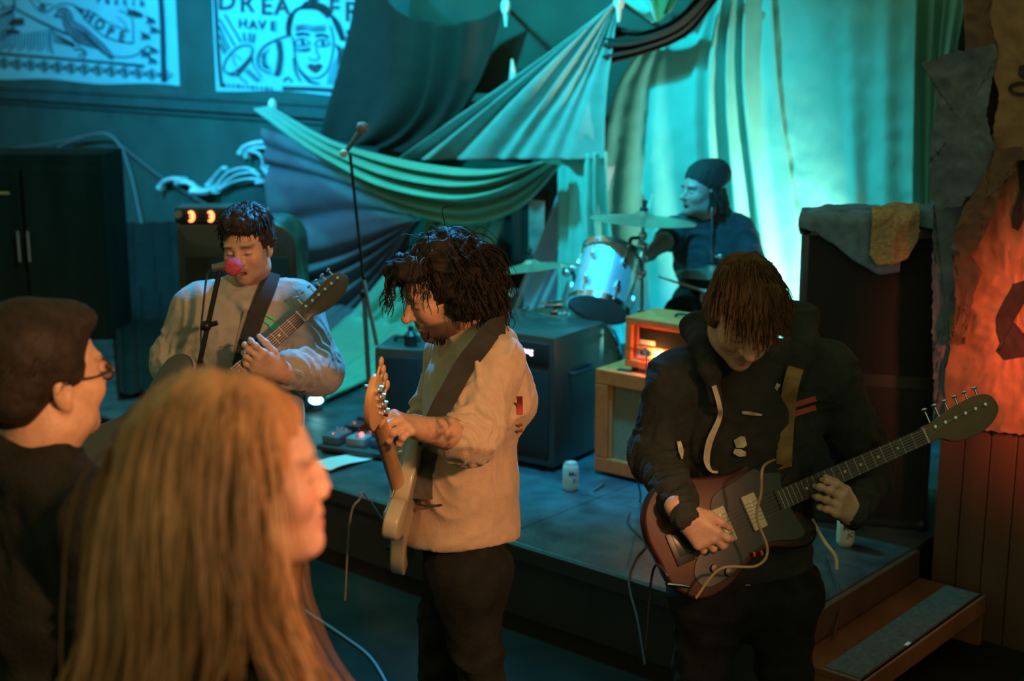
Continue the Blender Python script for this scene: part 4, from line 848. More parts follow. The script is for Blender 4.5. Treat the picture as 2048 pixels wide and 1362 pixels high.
# little LED lamp glaring at the back of the pedals
c = PZ(632, 842, HS); c = P(630, 796, 6.9); t = empty('led_lamp', on_stage(c), 'small bright LED lamp glaring behind the pedals', 'lamp')
mb = MB(); mb.cyl(c+np.array([-.03, .06, .03]), c, .035, .05, 16); obj('housing', mb, M_plastic, t); mb = MB(); mb.sphere(c+np.array([.006, -.012, -.008]), (.036, .02, .022), 12, 8); obj('lens', mb, mat('lit_lens', (.6, 1, 1), .3, emit=(.35, 1, 1), estr=6), t)
mb = MB(); mb.cyl(on_stage(c)+np.array([-.03, .06, 0]), c+np.array([-.03, .06, .0]), .012, n=8); mb.cyl(on_stage(c)+np.array([-.03, .06, 0]), on_stage(c)+np.array([-.03, .06, .01]), .06, n=14); obj('post', mb, M_plastic, t)
# uplight behind the tall speaker
c = R(.95, 2.38, HS); t = empty('floor_uplight_can', c, 'black LED par lamp on the stage floor behind the tall speaker', 'lamp')
ud = unit(R(1.80, NB-.1, 1.2)-R(.95, 2.38, .42)); lc = R(.95, 2.38, .42)-ud*.05
mb = MB(); mb.lathe([(0, -.14), (.05, -.13), (.07, -.06), (.075, .03), (.07, .03), (.06, -.02)], lc, ud, 20); obj('housing', mb, M_plastic, t)
mb = MB(); mb.lathe([(.06, -.02), (0, -.02)], lc, ud, 20); obj('lens', mb, mat('uplight_lens', (.4, 1, .8), .3, emit=(.3, 1, .75), estr=8), t)
mb = MB(); mb.tube(smooth_curve([c+uV*.09, c+uV*.09+Zv*.12, lc+uV*.085-ud*.03], 4), .006, 6); mb.tube(smooth_curve([c-uV*.09, c-uV*.09+Zv*.12, lc-uV*.085-ud*.03], 4), .006, 6); mb.box(c+Zv*.006, (.2, .05, .012)); obj('yoke', mb, M_blackmetal, t)
def cable(pts, r, m, label, n=8): mb = MB(); mb.tube(smooth_curve(pts, n), r, 8); obj('cable', mb, m, label=label, cat='cable')
M_cab = mat('black_cable', (.02, .022, .024), .45); M_cabg = mat('grey_cable', (.16, .17, .17), .5)
cable([amp_jack, P(1292, 700, 5.55), P(1293, 760, 5.45), P(1290, 840, 5.4), P(1271, 900, 5.3), P(1276, 960, 5.15), PZ(1280, 1000, HS+.006), PZ(1255, 1042, HS+.006), PZ(1291, 1085, HS+.006), PZ(1272, 1115, HS+.006), PZ(1258, 1150, HS+.006), P(1262, 1190, 4.60), P(1275, 1240, 4.45), P(1290, 1330, 4.3)], .004, M_cab, 'thin dark guitar cable trailing from the orange amplifier over the stage')
cable([PN(-60, 345, 2.9), PN(60, 330, 2.88), PN(130, 288, 2.88), PN(205, 267, 2.86), PN(240, 292, 2.88), PN(262, 350, 2.9), PN(280, 430, 2.88), PN(300, 520, 2.86), PN(330, 620, 2.84)], .011, M_cabg, 'grey cable looped along the teal wall at left')
cable([PN(235, 285, 2.9), PN(310, 345, 2.9), PN(380, 390, 2.9), PN(425, 414, 2.7)], .006, M_cabg, 'thin wire running down to the rack unit')
cable([PN(-60, 305, 2.9), PN(80, 290, 2.9), PN(170, 272, 2.88), PN(212, 268, 2.86)], .007, M_cabg, 'second thin wire above the tall cabinet')
cable([P(1205, 645, 6.45), P(1225, 665, 6.3), P(1240, 695, 6.25), P(1243, 712, 6.2)], .006, M_cab, 'short cable curling down behind the orange amplifier head')
cable([PZ(1650, 1115, HS+.005), PZ(1662, 1150, HS+.005), PZ(1676, 1175, HS+.005), P(1684, 1205, 4.55), P(1676, 1235, 4.5), P(1660, 1300, 4.4)], .004, M_cab, 'cable end hanging over the stage edge beside the guitarist')
# ================================================================ people: builders
def to_px(V):
    d = np.asarray(V)-CAMP; z = d @ fwd; return np.stack([1024+FPX*d[..., 0]/z, 681-FPX*(d @ upv)/z], -1), z
def surf(V, x, y, off=.004, rad=9):                     # point of a mesh that faces the room at a place in the picture, lifted off along the view
    q, z = to_px(V); d = np.hypot(q[:, 0]-x, q[:, 1]-y); k = np.where(d < max(rad, d.min()+2))[0]; i = k[np.argmin(z[k])]
    r = ray(x, y); p = CAMP+r*(z[i]); return p-unit(r)*off
def ribbon(V, pts, w, off=.006, n=6, thick=.003, rad=9):
    px = smooth_curve(pts, n); C = np.array([surf(V, *q, off, rad) for q in px])
    for _ in range(3): C[1:-1] = C[1:-1]*.5+(C[2:]+C[:-2])*.25
    t = np.gradient(C, axis=0); vw = np.array([unit(np.cross(t[i], CAMP-C[i])) for i in range(len(C))])
    ww = (np.ones(len(C))*w if np.isscalar(w) else np.interp(np.linspace(0, 1, len(C)), np.linspace(0, 1, len(w)), w))[:, None]
    G = np.stack([C-vw*ww/2, C-vw*ww*.25, C+vw*ww*.25, C+vw*ww/2], 1); mb = MB(); mb.grid(G, thick); return mb
def basis(f, up=(0, 0, 1), roll=0):
    f = unit(f); r = unit(np.cross(f, up)); u = np.cross(r, f)
    c, s = math.cos(roll), math.sin(roll); r, u = c*r+s*u, -s*r+c*u
    return np.stack([r, f, u], 1)                        # columns: person's right, forward, up
def head_sdf(C, B, s=1.0, neck=None, h=.0033, jaw=1.0, mouth=0, nose=1.0, neck_r=.052, full=1.0):
    lo = C-.2*s; hi = C+.2*s
    if neck is not None: lo = np.minimum(lo, np.asarray(neck)-.08); hi = np.maximum(hi, np.asarray(neck)+.08)
    S = SDF(lo, hi, h)
    w = lambda x, y, z: C+s*(B @ np.array([x, y, z]))
    E = lambda p, r, k=.02, sub=False: S.ell(w(*p), np.array(r)*s, k*s, B, sub)
    E((0, -.018, .034), (.074, .097, .086)); E((0, .035, .015), (.062, .062, .07), .03)
    E((0, .032, -.045), (.056*full, .060, .070), .03); E((0, .050, -.088), (.036*jaw, .040, .030), .03); E((0, .078, -.103), (.020*jaw, .018, .017), .02)
    for x in (-1, 1):
        E((x*.042*jaw, .012, -.078), (.018, .040, .022), .03)
        E((x*.040*full, .064, -.030), (.022, .022, .020), .03); E((x*.030, .086, .020), (.022, .011, .009), .016)
    for x in (-1, 1): E((x*.031, .102, -.004), (.018, .016, .012), .012, True)
    for x in (-1, 1): E((x*.031, .0775, -.005), (.0155, .0155, .0135), .004)
    S.chain([w(0, .088, .008), w(0, .100, -.012), w(0, .108+.008*nose, -.034)], [.008*s, .0085*s, .011*s*nose], .012*s)
    for x in (-1, 1): E((x*.0115, .100, -.037), (.009, .011, .008), .008)
    E((0, .091, -.058), (.020, .008, .010), .014)
    S.chain([w(-.022, .082, -.069), w(0, .094, -.0655), w(.022, .082, -.069)], [.004*s, .0065*s, .004*s], .006*s)
    S.chain([w(-.020, .082, -.073-mouth), w(0, .092, -.0785-mouth), w(.020, .082, -.073-mouth)], [.004*s, .007*s, .004*s], .006*s)
    if mouth: E((0, .092, -.073-mouth*.5), (.017, .022, .004+mouth*.6), .003, True)
    else: S.chain([w(-.022, .090, -.0722), w(0, .102, -.0718), w(.022, .090, -.0722)], [.0016*s]*3, .003*s, sub=True)
    for x in (-1, 1):
        S.ell(w(x*.076, -.008, -.014), np.array([.008, .019, .031])*s, .006*s, B); S.ell(w(x*.083, -.004, -.010), np.array([.005, .010, .017])*s, .004*s, B, True)
        S.ell(w(x*.074, .000, -.040), np.array([.006, .009, .011])*s, .006*s, B)
    if neck is not None: S.chain([w(0, -.022, -.035), w(0, -.012, -.085), np.asarray(neck)], [.050*s, neck_r*s, (neck_r+.006)*s], .03*s)
    return S
def face_colors(V, C, B, s, skin, lip, hair, beard=0, stub=None, seed=0, lash=(.03, .02, .015)):
    q = ((V-C)/s) @ B; x, y, z = q.T; ax_ = np.abs(x); col = np.tile(np.array(skin, float), (len(V), 1))
    n = fbm(V*60, seed, 2)[:, None]; col = col*(1+.10*n)
    def put(m, c, a): m = np.clip(m, 0, 1)[:, None]*a; return col*(1-m)+np.array(c)*m
    sm = lambda v, a, b: np.clip((v-a)/(b-a), 0, 1)
    col = put(sm(y, .03, .07)*np.exp(-((ax_-.045)/.022)**2-((z+.03)/.025)**2), np.array(skin)*np.array([1.15, .75, .7]), .5)
    if beard:
        m = np.maximum(sm(-z, .052, .066)*sm(y, -.01, .02), sm(y, .075, .085)*np.exp(-(ax_/.030)**4-((z+.058)/.009)**4))
        m = np.maximum(m, sm(ax_, .052, .062)*sm(-z, .01, .04)*np.exp(-((y-.015)/.03)**2))
        m = m*(1-np.exp(-(ax_/.020)**4-((z+.073)/.0075)**4)*sm(y, .07, .08))*(z > -.135)
        col = put(m, stub or hair, beard)
    col = put(sm(y, .076, .082)*np.exp(-(ax_/.023)**6-((z+.0725)/.0105)**6), lip, .85)
    col = put(sm(y, .06, .07)*np.exp(-((ax_-.033)/.021)**6-((z-.0195)/.0055)**4), hair, .85)
    col = put(sm(y, .07, .078)*np.exp(-((ax_-.031)/.016)**6-((z+.0085)/.0028)**4), lash, .9)
    return col
def hand_sdf(S, W, d, back, thumb, curls, s=1.0, th=(.5, .35, .2), k=.006):
    """W wrist, d finger direction, back = normal of the hand's back, thumb = direction of the thumb side; curls per finger (3 angles)."""
    d = unit(d); back = unit(back-(back @ d)*d); thumb = unit(thumb-(thumb @ d)*d-(thumb @ back)*back)
    at = lambda x, y, z: np.asarray(W)+s*(d*x+thumb*y+back*z)
    S.cap(at(-.03, 0, 0), at(.02, .0, 0), .026*s, .025*s, .02, flat=(back, .78))
    for i, (y0, y1) in enumerate(((.014, .029), (.006, .010), (-.006, -.010), (-.014, -.028))):
        S.cap(at(.01, y0, 0), at(.088-.006*abs(i-1), y1, .002), .0155*s, .0115*s, .016)
        mcp = at(.088-.006*abs(i-1), y1, .002); L = (.073, .081, .075, .059)[i]*s; a = 0; p = mcp; dir_ = unit(d+thumb*(.10, .03, -.04, -.12)[i])
        rr = (.0095, .0097, .0093, .0082)[i]*s
        for j, (fr_, c) in enumerate(zip((.45, .31, .24), curls[i])):
            a += c; v = math.cos(a)*dir_-math.sin(a)*back; q = p+v*L*fr_
            S.cap(p, q, rr*(1-.10*j), rr*(1-.10*(j+1)), k); S.ell(p, rr*1.06*(1-.10*j), k); p = q
    S.cap(at(.012, .016, -.006), at(.045, .040, -.014), .017*s, .013*s, .016)
    t0 = at(.045, .040, -.014); a = th[0]; v = unit(d*math.cos(a)+thumb*math.sin(a)*.9-back*th[2]); p1 = t0+v*.034*s; v2 = unit(v-back*th[1]-thumb*th[1]*.4); p2 = p1+v2*.028*s
    S.cap(t0, p1, .0115*s, .0105*s, k); S.cap(p1, p2, .0105*s, .008*s, k)
    S.ell(at(.03, .012, -.012), np.array([.03, .022, .013])*s, .016, np.stack([d, thumb, back], 1))
def box_of(pts, pad): p = np.asarray(pts); return p.min(0)-pad, p.max(0)+pad
def strands(roots, d0, n, step, C, B, rad, g=(0, 0, -1), grav=.12, curl=0, freq=.8, wid=(.0035, .0012), seed=0, keep=.8, wind=None, push=1.0, sides=4, jit=.15):
    r_ = np.random.default_rng(seed); p = np.array(roots, float); v = np.array(d0, float)+r_.normal(0, jit, np.shape(d0)); v /= np.linalg.norm(v, axis=1)[:, None]
    path = [p.copy()]; g = np.asarray(g, float); m = len(p); st = step*r_.uniform(.75, 1.2, (m, 1))
    for k in range(n):
        v = v*(1-grav)+g*grav
        if wind is not None: v = v+wind(p, k)
        v = v+r_.normal(0, .04, v.shape); v /= np.linalg.norm(v, axis=1)[:, None]; p = p+v*st
        q = (p-C) @ B/np.asarray(rad); l = np.linalg.norm(q, axis=1); ins = l < push
        if ins.any(): q[ins] = q[ins]/l[ins][:, None]*push; p2 = C+(q*np.asarray(rad)) @ B.T; v[ins] = v[ins]+(p2-p)[ins]/step*.5; v /= np.linalg.norm(v, axis=1)[:, None]; p = p2
        path.append(p.copy())
    path = np.stack(path, 1); mb = MB(); ph = r_.uniform(0, 6.28, m); e1 = B[:, 0]; e2 = B[:, 1]
    for i in range(m):
        P_ = path[i]
        if curl:
            k = np.arange(n+1); am = curl*np.minimum(1, k/4)*r_.uniform(.6, 1.3); w_ = freq*r_.uniform(.7, 1.3)
            P_ = P_+am[:, None]*(np.cos(ph[i]+k*w_)[:, None]*e1+np.sin(ph[i]+k*w_)[:, None]*(e2*.6+np.array([0, 0, .5])))
        u_ = r_.uniform(.7, 1.3); mb.tube(P_, np.linspace(wid[0], wid[1], n+1)*u_, sides, caps=False)
    return mb
def scalp(n, C, B, rad, pred, seed=0):
    r_ = np.random.default_rng(seed); out = []
    while len(out) < n:
        q = unit(r_.normal(size=3))
        if pred(*q): out.append(q)
    q = np.array(out); return C+(q*np.asarray(rad)) @ B.T, q @ B.T
def join(parts):
    V = np.vstack([v for v, f in parts]); F = []; o = 0
    for v, f in parts: F.append(f+o); o += len(v)
    return V, np.vstack(F)
def put(name, VF, m, parent, colors=None, label=None):
    V, F = VF; mb = MB(); mb.v = [V]; mb.f = [tuple(q) for q in F.tolist()]; mb.n = len(V)
    return obj(name, mb, m, parent, smooth=True, angle=180, colors=colors, label=label)
def folds(fr=14., amp=.006, seed=0, st=(1, 1, 1)):
    def f(V):
        q = V*fr*np.array(st); q = q+1.2*np.stack([vnoise(q*.6, seed+1), vnoise(q*.6+9, seed+2), vnoise(q*.6+5, seed+3)], 1)
        a = 1-np.abs(vnoise(q, seed)); b = 1-np.abs(vnoise(q*2.1, seed+7)); return amp*(a*a*1.6+b*b*.6-.9)
    return f
def bunch(axes, amp=.006, per=.022, seed=0):            # ring-like gathers around limbs: axes = [(a, b, reach)]
    def f(V):
        o = np.zeros(len(V))
        for a, b, reach in axes:
            a, b = np.asarray(a), np.asarray(b); ab = b-a; L = np.linalg.norm(ab); t = ((V-a) @ ab)/L; q = V-a-np.clip(t, 0, L)[:, None]*ab/L
            w_ = np.clip(1-np.linalg.norm(q, axis=1)/reach, 0, 1)**.5*((t > -.02) & (t < L+.03)); o += w_*amp*np.sin(2*math.pi*(t/per+1.1*vnoise(V*22, seed)))
        return o
    return f
def both(*fs): return lambda V: sum(f(V) for f in fs)
def legs(S, hl, hr, kl, kr, al, ar, r=(.095, .07, .055)):
    S.chain([hl, kl, al], r, .03); S.chain([hr, kr, ar], r, .03); S.cap(hl, hr, .12, .12, .05)
def shoes(par, al, ar, f, m):
    f = unit([f[0], f[1], 0])
    for a in (al, ar):
        a = np.array([a[0], a[1], 0.]); S = SDF(*box_of([a-f*.1, a+f*.22, a+[0, 0, .12]], .06), .008)
        S.cap(a-f*.05+[0, 0, .045], a+f*.16+[0, 0, .038], .045, .042, .02); S.cap(a-f*.02+[0, 0, .06], a+[0, 0, .12], .045, .045, .02); S.plane((0, 0, .002), (0, 0, -1)); put('shoe', S.mesh(), m, par)

M_skin = mat('skin', (.5, .3, .2), .5, attr=True, nscale=90, namt=.06, bump=.12, bscale=160, spec=.4)
M_jeans = mat('black_jeans', (.014, .015, .013), .95, nscale=20, namt=.3, bump=.4, bscale=200, spec=.15)
M_shoe = mat('dark_shoe', (.03, .03, .03), .6)
def hairmat(name, c, rough=.45): return mat(name, c, rough, nscale=25, namt=.35, spec=.12)

# ================================================================ guitars
def guitar(name, bridge, nut, face, label, p):
    """bridge and nut are world points; the guitar's own frame: x along the neck, z out of its face."""
    X = unit(np.asarray(nut)-bridge); Zf = unit(np.asarray(face)-(np.asarray(face) @ X)*X); Yf = np.cross(Zf, X); Mg = np.stack([X, Yf, Zf], 1)
    t = empty(name, bridge, label, 'guitar', M=Mg); sc = p['scale']; s = p.get('bs', 1.0); bx = p.get('bx', 0)
    out = np.array([(-.20, -.02), (-.19, -.10), (-.13, -.165), (-.04, -.165), (.05, -.125), (.12, -.115), (.19, -.145), (.245, -.15), (.275, -.115), (.255, -.06), (.225, -.032), (.225, .032), (.26, .06), (.315, .11), (.315, .15), (.27, .17), (.19, .15), (.11, .125), (.02, .145), (-.06, .175), (-.13, .17), (-.185, .12), (-.205, .05)])
    o2 = smooth_curve(out*s+np.array([bx, 0]), 6, True); zb = -.050
    mb = MB(); mb.prism(o2, zb, -.008, bevel=.008); col = None
    V = np.vstack(mb.v); ed = 1-np.min(np.linalg.norm((out*s+np.array([bx, 0])).mean(0)-V[:, :2], axis=1)[:, None]/.25, 1)
    obj('body', mb, p['body'], t, local=True)
    pg = np.array([(-.10, -.14), (-.02, -.135), (.06, -.105), (.13, -.098), (.20, -.12), (.235, -.11), (.225, -.04), (.225, .035), (.235, .075), (.20, .115), (.10, .10), (.02, .085), (-.02, .02), (-.07, -.03), (-.12, -.09)])
    mb = MB(); mb.prism(smooth_curve(pg*s+np.array([bx, 0]), 5, True), -.0078, -.0050, bevel=.001, bseg=1); obj('pickguard', mb, p['guard'], t, local=True)
    for x in p['pickups']:
        mb = MB(); mb.box((x, 0, -.001), p.get('psize', (.042, .092, .012)), None, .005); pk = obj('pickup', mb, p['pickup'], t, local=True)
        for k in range(p['strings']): mb = MB(); mb.cyl((x, (k-(p['strings']-1)/2)*.0105, .004), (x, (k-(p['strings']-1)/2)*.0105, .0062), .0025, n=8); obj('pole_piece', mb, M_steel, pk, local=True)
    mb = MB(); mb.box((0, 0, 0), (.022, .085, .012), None, .003); obj('bridge', mb, M_chrome, t, local=True)
    mb = MB(); mb.box((-.085+bx*.3, 0, -.004), (.055, .06, .006), None, .002); obj('tailpiece', mb, M_chrome if p.get('tail') else p['guard'], t, local=True)
    for x, y in p['knobs']: mb = MB(); mb.lathe([(.012, 0), (.011, .012), (.0, .013)], (x*s+bx, y*s, -.005), (0, 0, 1), 14); obj('knob', mb, M_plastic, t, local=True)
    w0, w1 = p['nw']; hn = sc*(1-p.get('fb', .70))
    nk = MB(); sec = 10; rows = []
    for x in np.linspace(.225*s+bx-.05, sc+.01, 12):
        wv = w1+(w0-w1)*(x/sc); th = np.linspace(math.pi, 2*math.pi, sec); rows.append([(x, wv*math.cos(a), -.006+.022*math.sin(a)) for a in th])
    nk.grid(np.array(rows)); nk.add([rows[-1][i] for i in range(sec)], [tuple(range(sec))]); obj('neck', nk, p['neck'], t, local=True)
    mb = MB(); x0 = hn; wa = w1+(w0-w1)*(x0/sc)
    mb.add([(x0, -wa, -.006), (x0, wa, -.006), (sc, w0, -.006), (sc, -w0, -.006), (x0, -wa, .001), (x0, wa, .001), (sc, w0, .001), (sc, -w0, .001)], [(0, 1, 2, 3), (4, 5, 6, 7), (0, 1, 5, 4), (1, 2, 6, 5), (2, 3, 7, 6), (3, 0, 4, 7)]); obj('fretboard', mb, p['board'], t, local=True, smooth=False)
    mb = MB(); mb.box((sc+.002, 0, 0), (.006, w0*2, .008), None, .001); obj('nut', mb, p['nut'], t, local=True)
    for k in range(1, p['frets']+1):
        x = sc/2**(k/12)
        if x < hn+.004: break
        wv = (w1+(w0-w1)*(x/sc))*.98; mb = MB(); mb.cyl((x, -wv, .0012), (x, wv, .0012), .0012, n=6, caps=False); obj('fret', mb, M_steel, t, local=True)
        if k in (3, 5, 7, 9, 12, 15): mb = MB(); mb.cyl(((x+sc/2**((k-1)/12))/2, 0, .0008), ((x+sc/2**((k-1)/12))/2, 0, .0016), .004, n=10); obj('inlay', mb, M_cream, t, local=True)
    hs = np.array([(0, -w0), (.03, -w0*1.05), (.06, -w0*1.6), (.10, -w0*1.9), (.15, -w0*1.7), (.185, -w0*.9), (.195, 0), (.185, w0*1.1), (.15, w0*1.55), (.08, w0*1.35), (.03, w0*1.15), (0, w0)])*np.array([p.get('hl', 1.0), 1]); hs[2:-2, 1] *= p.get('hw', 1); hs = hs*np.array([1, p.get('hflip', 1)])
    if p.get('hflip', 1) < 0: hs = hs[::-1]
    hs = smooth_curve(hs+np.array([sc+.004, 0]), 4, True); mb = MB(); mb.prism(hs, -.020, -.005, bevel=.002, bseg=2); hd = obj('headstock', mb, p['head'], t, local=True)
    ns = p['strings']; side = p.get('tside', 1)
    for k in range(ns):
        x = sc+.035+k*(.135*p.get('hl', 1)/max(ns-1, 1)); y = side*w0*(1.05+.08*k/ns); mb = MB(); mb.cyl((x, y*.55, -.006), (x, y*.55, .008), .0045, n=10); obj('tuner_post', mb, M_chrome, hd, local=True)
        mb = MB(); yo = side*w0*1.55*p.get('hw', 1)+side*p.get('tl', .014); mb.cyl((x, side*w0*1.2, -.012), (x, yo, -.012), .0032, n=8)
        mb.sphere((x, yo+side*.006, -.012), (p.get('tk', .0075), .0045 if not p.get('plates') else .012, .010 if not p.get('plates') else .006), 12, 8); obj('tuner_key', mb, p.get('tmat', M_chrome), hd, local=True)
        if p.get('plates'): mb = MB(); mb.box((x, side*w0*.55, -.023), (.026, w0*1.1, .006), None, .002); mb.cyl((x, side*w0*.55, -.026), (x, side*w0*.55, -.034), .011, n=14); obj('tuner_gear', mb, M_chrome, hd, local=True)
        ys = (k-(ns-1)/2); mb = MB(); mb.tube([(-.06, ys*.0105, .001), (0, ys*.0105, .008), (sc, ys*w0*1.5/max(ns-1, 1), .0045), (x, y*.55, .002)], p.get('sr', .0006), 5, caps=False); obj('string', mb, M_steel, t, local=True)
    return t, Mg
def at_len(px, a, L, sgn=1):
    best = None
    for Y in np.linspace(a[1]-.9, a[1]+.9, 1801):
        if sgn*(Y-a[1]) < -1e-9: continue
        q = P(px[0], px[1], Y); e = abs(np.linalg.norm(q-a)-L)
        if best is None or e < best[0]: best = (e, q)
    return best[1]
# ================================================================ guitarist in the black hoodie (right)
M_hood = mat('black_hoodie_fleece', (.028, .031, .028), .95, nscale=30, namt=.2, bump=.35, bscale=200, spec=.3)
M_tee = mat('black_tshirt', (.022, .022, .019), .9, nscale=30, namt=.2)
M_cord = mat('cream_cord', (.62, .50, .36), .9, nscale=60, namt=.15)
Y0 = 3.62
hip = P(1490, 1185, Y0); nk = P(1497, 722, Y0+.02); ch = P(1500, 850, Y0)
g = empty('person', (hip[0], Y0, 0), 'guitarist in a black hoodie looking down at a sunburst guitar', 'person')
sR, sL = P(1358, 765, Y0+.02), P(1650, 750, Y0+.02)
eR, wR = P(1312, 912, Y0+.02), P(1368, 1030, Y0-.26)
eL, wL = P(1738, 935, Y0+.12), P(1704, 1026, Y0-.12)
hR, hL = hip+np.array([-.085, 0, 0]), hip+np.array([.085, 0, 0])
kR, kL = np.array([hR[0]-.03, Y0-.04, .48]), np.array([hL[0]+.03, Y0-.02, .48]); aR, aL = np.array([hR[0]-.05, Y0+.02, .09]), np.array([hL[0]+.05, Y0+.04, .09])
gC, gB = P(1487, 622, 3.46), basis((.10, -.80, -.60), roll=.06)
lo, hi = box_of([sR, sL, eR, eL, wR, wL, hip, nk, P(1500, 640, 3.8)], .16); S = SDF(lo, hi, .0065)
S.ell(P(1500, 850, Y0), (.195, .115, .20), .05); S.ell(P(1497, 1010, Y0+.01), (.170, .115, .20), .05); S.ell(P(1495, 1110, Y0+.01), (.175, .125, .10), .04)
S.cap(sR, sL, .072, .072, .05); S.cap(sR, nk, .07, .065, .05); S.cap(sL, nk, .07, .065, .05)
S.chain([sR, eR, wR+(eR-wR)*.22], [.082, .070, .050], .03); S.chain([sL, eL, wL+(eL-wL)*.20], [.082, .072, .052], .03); S.cap(wR+(eR-wR)*.20, wR+(eR-wR)*.02, .043, .041, .006); S.cap(wL+(eL-wL)*.18, wL+(eL-wL)*.02, .043, .041, .006)
S.chain([P(1402, 690, 3.58), P(1392, 655, 3.68), P(1445, 640, 3.80), P(1530, 625, 3.80), P(1598, 640, 3.72), P(1612, 700, 3.60), P(1580, 770, 3.52)], [.026, .034, .045, .048, .048, .036, .022], .02)
S.chain([P(1402, 690, 3.58), P(1420, 740, 3.52), P(1432, 800, 3.50)], [.026, .022, .018], .02)
S.cap(P(1500, 780, 3.42), P(1488, 1150, 3.40), .075, .095, .02, True)                                  # open front
S.plane(P(1490, 1142, Y0), (0, 0, -1))
hv, hf = mesh_of(S, both(folds(13, .006, 5), bunch([(eR+(sR-eR)*.3, wR, .11), (eL+(sL-eL)*.3, wL, .11)], .0045, .035, 2)))
put('hoodie', (hv, hf), M_hood, g)
S = SDF(*box_of([ch, hip, nk], .2), .008); S.ell(P(1500, 850, Y0-.02), (.165, .105, .20), .05); S.ell(P(1497, 1020, Y0-.02), (.15, .105, .2), .05); S.cap(nk, P(1500, 790, Y0-.03), .07, .10, .04); S.plane(P(1490, 1150, Y0), (0, 0, -1))
tv, tf = mesh_of(S, folds(12, .004, 8)); put('tshirt', (tv, tf), M_tee, g)
S = SDF(*box_of([hR, hL, aR, aL, kR, kL], .14), .012); legs(S, hR, hL, kR, kL, aR, aL); put('trousers', mesh_of(S, folds(9, .008, 3)), M_jeans, g)
shoes(g, aR, aL, (0, -1), M_shoe)
skinG = (.56, .33, .23)
Sh = head_sdf(gC, gB, 1.04, nk, nose=1.1); v1, f1 = Sh.mesh(); c1_ = face_colors(v1, gC, gB, 1.04, skinG, (.45, .2, .16), (.10, .05, .03), .3, (.25, .13, .08))
M_ = (wR+eR)/2
S = SDF(*box_of([wR, M_, P(1455, 1090, Y0-.28), P(1440, 1120, Y0-.26)], .075), .0033); S.cap(M_, wR, .030, .027, .01)
dR = P(1426, 1088, Y0-.275)-wR; hand_sdf(S, wR, dR, (-.25, -.90, .20), (.75, -.25, .65), [(.35, .75, .5), (.5, .8, .5), (.6, .8, .5), (.65, .8, .5)], 1.04, (.25, .35, .15)); v2, f2 = S.mesh()
M_ = (wL+eL)/2
S = SDF(*box_of([wL, M_, P(1600, 960, Y0-.24), P(1600, 1050, Y0-.2)], .075), .0033); S.cap(M_, wL, .030, .027, .01)
dL = P(1655, 984, Y0-.215)-wL; hand_sdf(S, wL, dL, (.30, -.88, .25), (-.2, .35, 1), [(.30, .95, .6), (.42, .95, .6), (.55, .95, .6), (.68, .95, .6)], 1.05, (.2, .2, .7)); v3, f3 = S.mesh()
S = SDF(*box_of([nk, hip, sR, sL], .15), .014); S.cap(nk, hip, .085, .11, .03); S.cap(sR, sL, .045, .045, .03); S.chain([sR, eR, M_*0+(wR+eR)/2], [.045, .04, .034], .02); S.chain([sL, eL, (wL+eL)/2], [.045, .04, .034], .02); S.cap(hR, kR, .07, .05); S.cap(hL, kL, .07, .05); v4, f4 = S.mesh()
n_ = fbm(np.vstack([v2, v3, v4])*50, 3, 2)[:, None]
put('body', join([(v1, f1), (v2, f2), (v3, f3), (v4, f4)]), M_skin, g, np.vstack([c1_, np.array(skinG)*(1+.08*n_)]))
M_hairG = hairmat('auburn_hair', (.085, .046, .022), .6)
S = SDF(gC-.16, gC+.16, .005); wG = lambda x, y, z: gC+1.04*(gB @ np.array([x, y, z]))
S.ell(wG(0, -.020, .046), np.array([.081, .104, .088])*1.04, .02, gB); S.ell(wG(0, .050, .085), np.array([.066, .052, .046])*1.04, .03, gB)
for x in (-1, 1): S.ell(wG(x*.068, -.02, -.005), np.array([.020, .05, .05])*1.04, .02, gB)
S.ell(wG(0, .10, -.035), np.array([.07, .07, .075])*1.04, .01, gB, True)
hm = put('hair', mesh_of(S, folds(30, .005, 4, (1, 1, .35))), M_hairG, g)
rt, nr = scalp(1500, gC, gB, np.array([.082, .106, .096])*1.04, lambda x, y, z: z > .30 and y > -.75, 4)
rt = rt+1.04*(gB @ np.array([0, -.012, .040])); d0 = nr*.25+(gB @ np.array([.12, .95, .1]))
obj('hair_strands', strands(rt, d0, 8, .011, gC+gB @ np.array([0, -.01, .03]), gB, np.array([.083, .108, .100])*1.04, grav=.16, wid=(.0017, .0007), seed=5, curl=.003, freq=.5, sides=3), M_hairG, g)['kind'] = 'stuff'
# cords, prints, strap
for pts, w_ in (([(1428, 772), (1440, 815), (1438, 840), (1420, 880), (1413, 920), (1422, 942), (1436, 944)], [.012, .012, .013, .017, .016, .007, .006]), ([(1557, 768), (1548, 790), (1543, 820)], [.010, .008, .006])):
    obj('drawcord', ribbon(hv, pts, w_, .010, 6, .005, 14), M_cord, g)
obj('pocket_edge', ribbon(hv, [(1358, 883), (1362, 900), (1364, 915)], [.010, .014, .004], .006), M_cord, g)
for y_ in (801, 819):
    obj('red_print', ribbon(hv, [(1586, y_+10), (1608, y_+3), (1632, y_-4)], .014, .006), mat('red_print', (.40, .05, .03), .8), g)
M_print = mat('worn_pale_print', (.42, .36, .26), .9, nscale=40, namt=.5)
obj('shirt_print', ribbon(tv, [(1484, 825), (1502, 827), (1524, 830)], [.007, .009, .004], .006, rad=14), M_print, g)
obj('shirt_print', ribbon(tv, [(1470, 888), (1484, 884), (1492, 882)], [.020, .030, .022], .006, rad=14), M_print, g); obj('shirt_print', ribbon(tv, [(1468, 902), (1480, 906), (1492, 908)], [.012, .020, .010], .006, rad=14), M_print, g)
M_gstrap = mat('tan_brown_strap', (.26, .14, .05), .7, nscale=30, namt=.4)
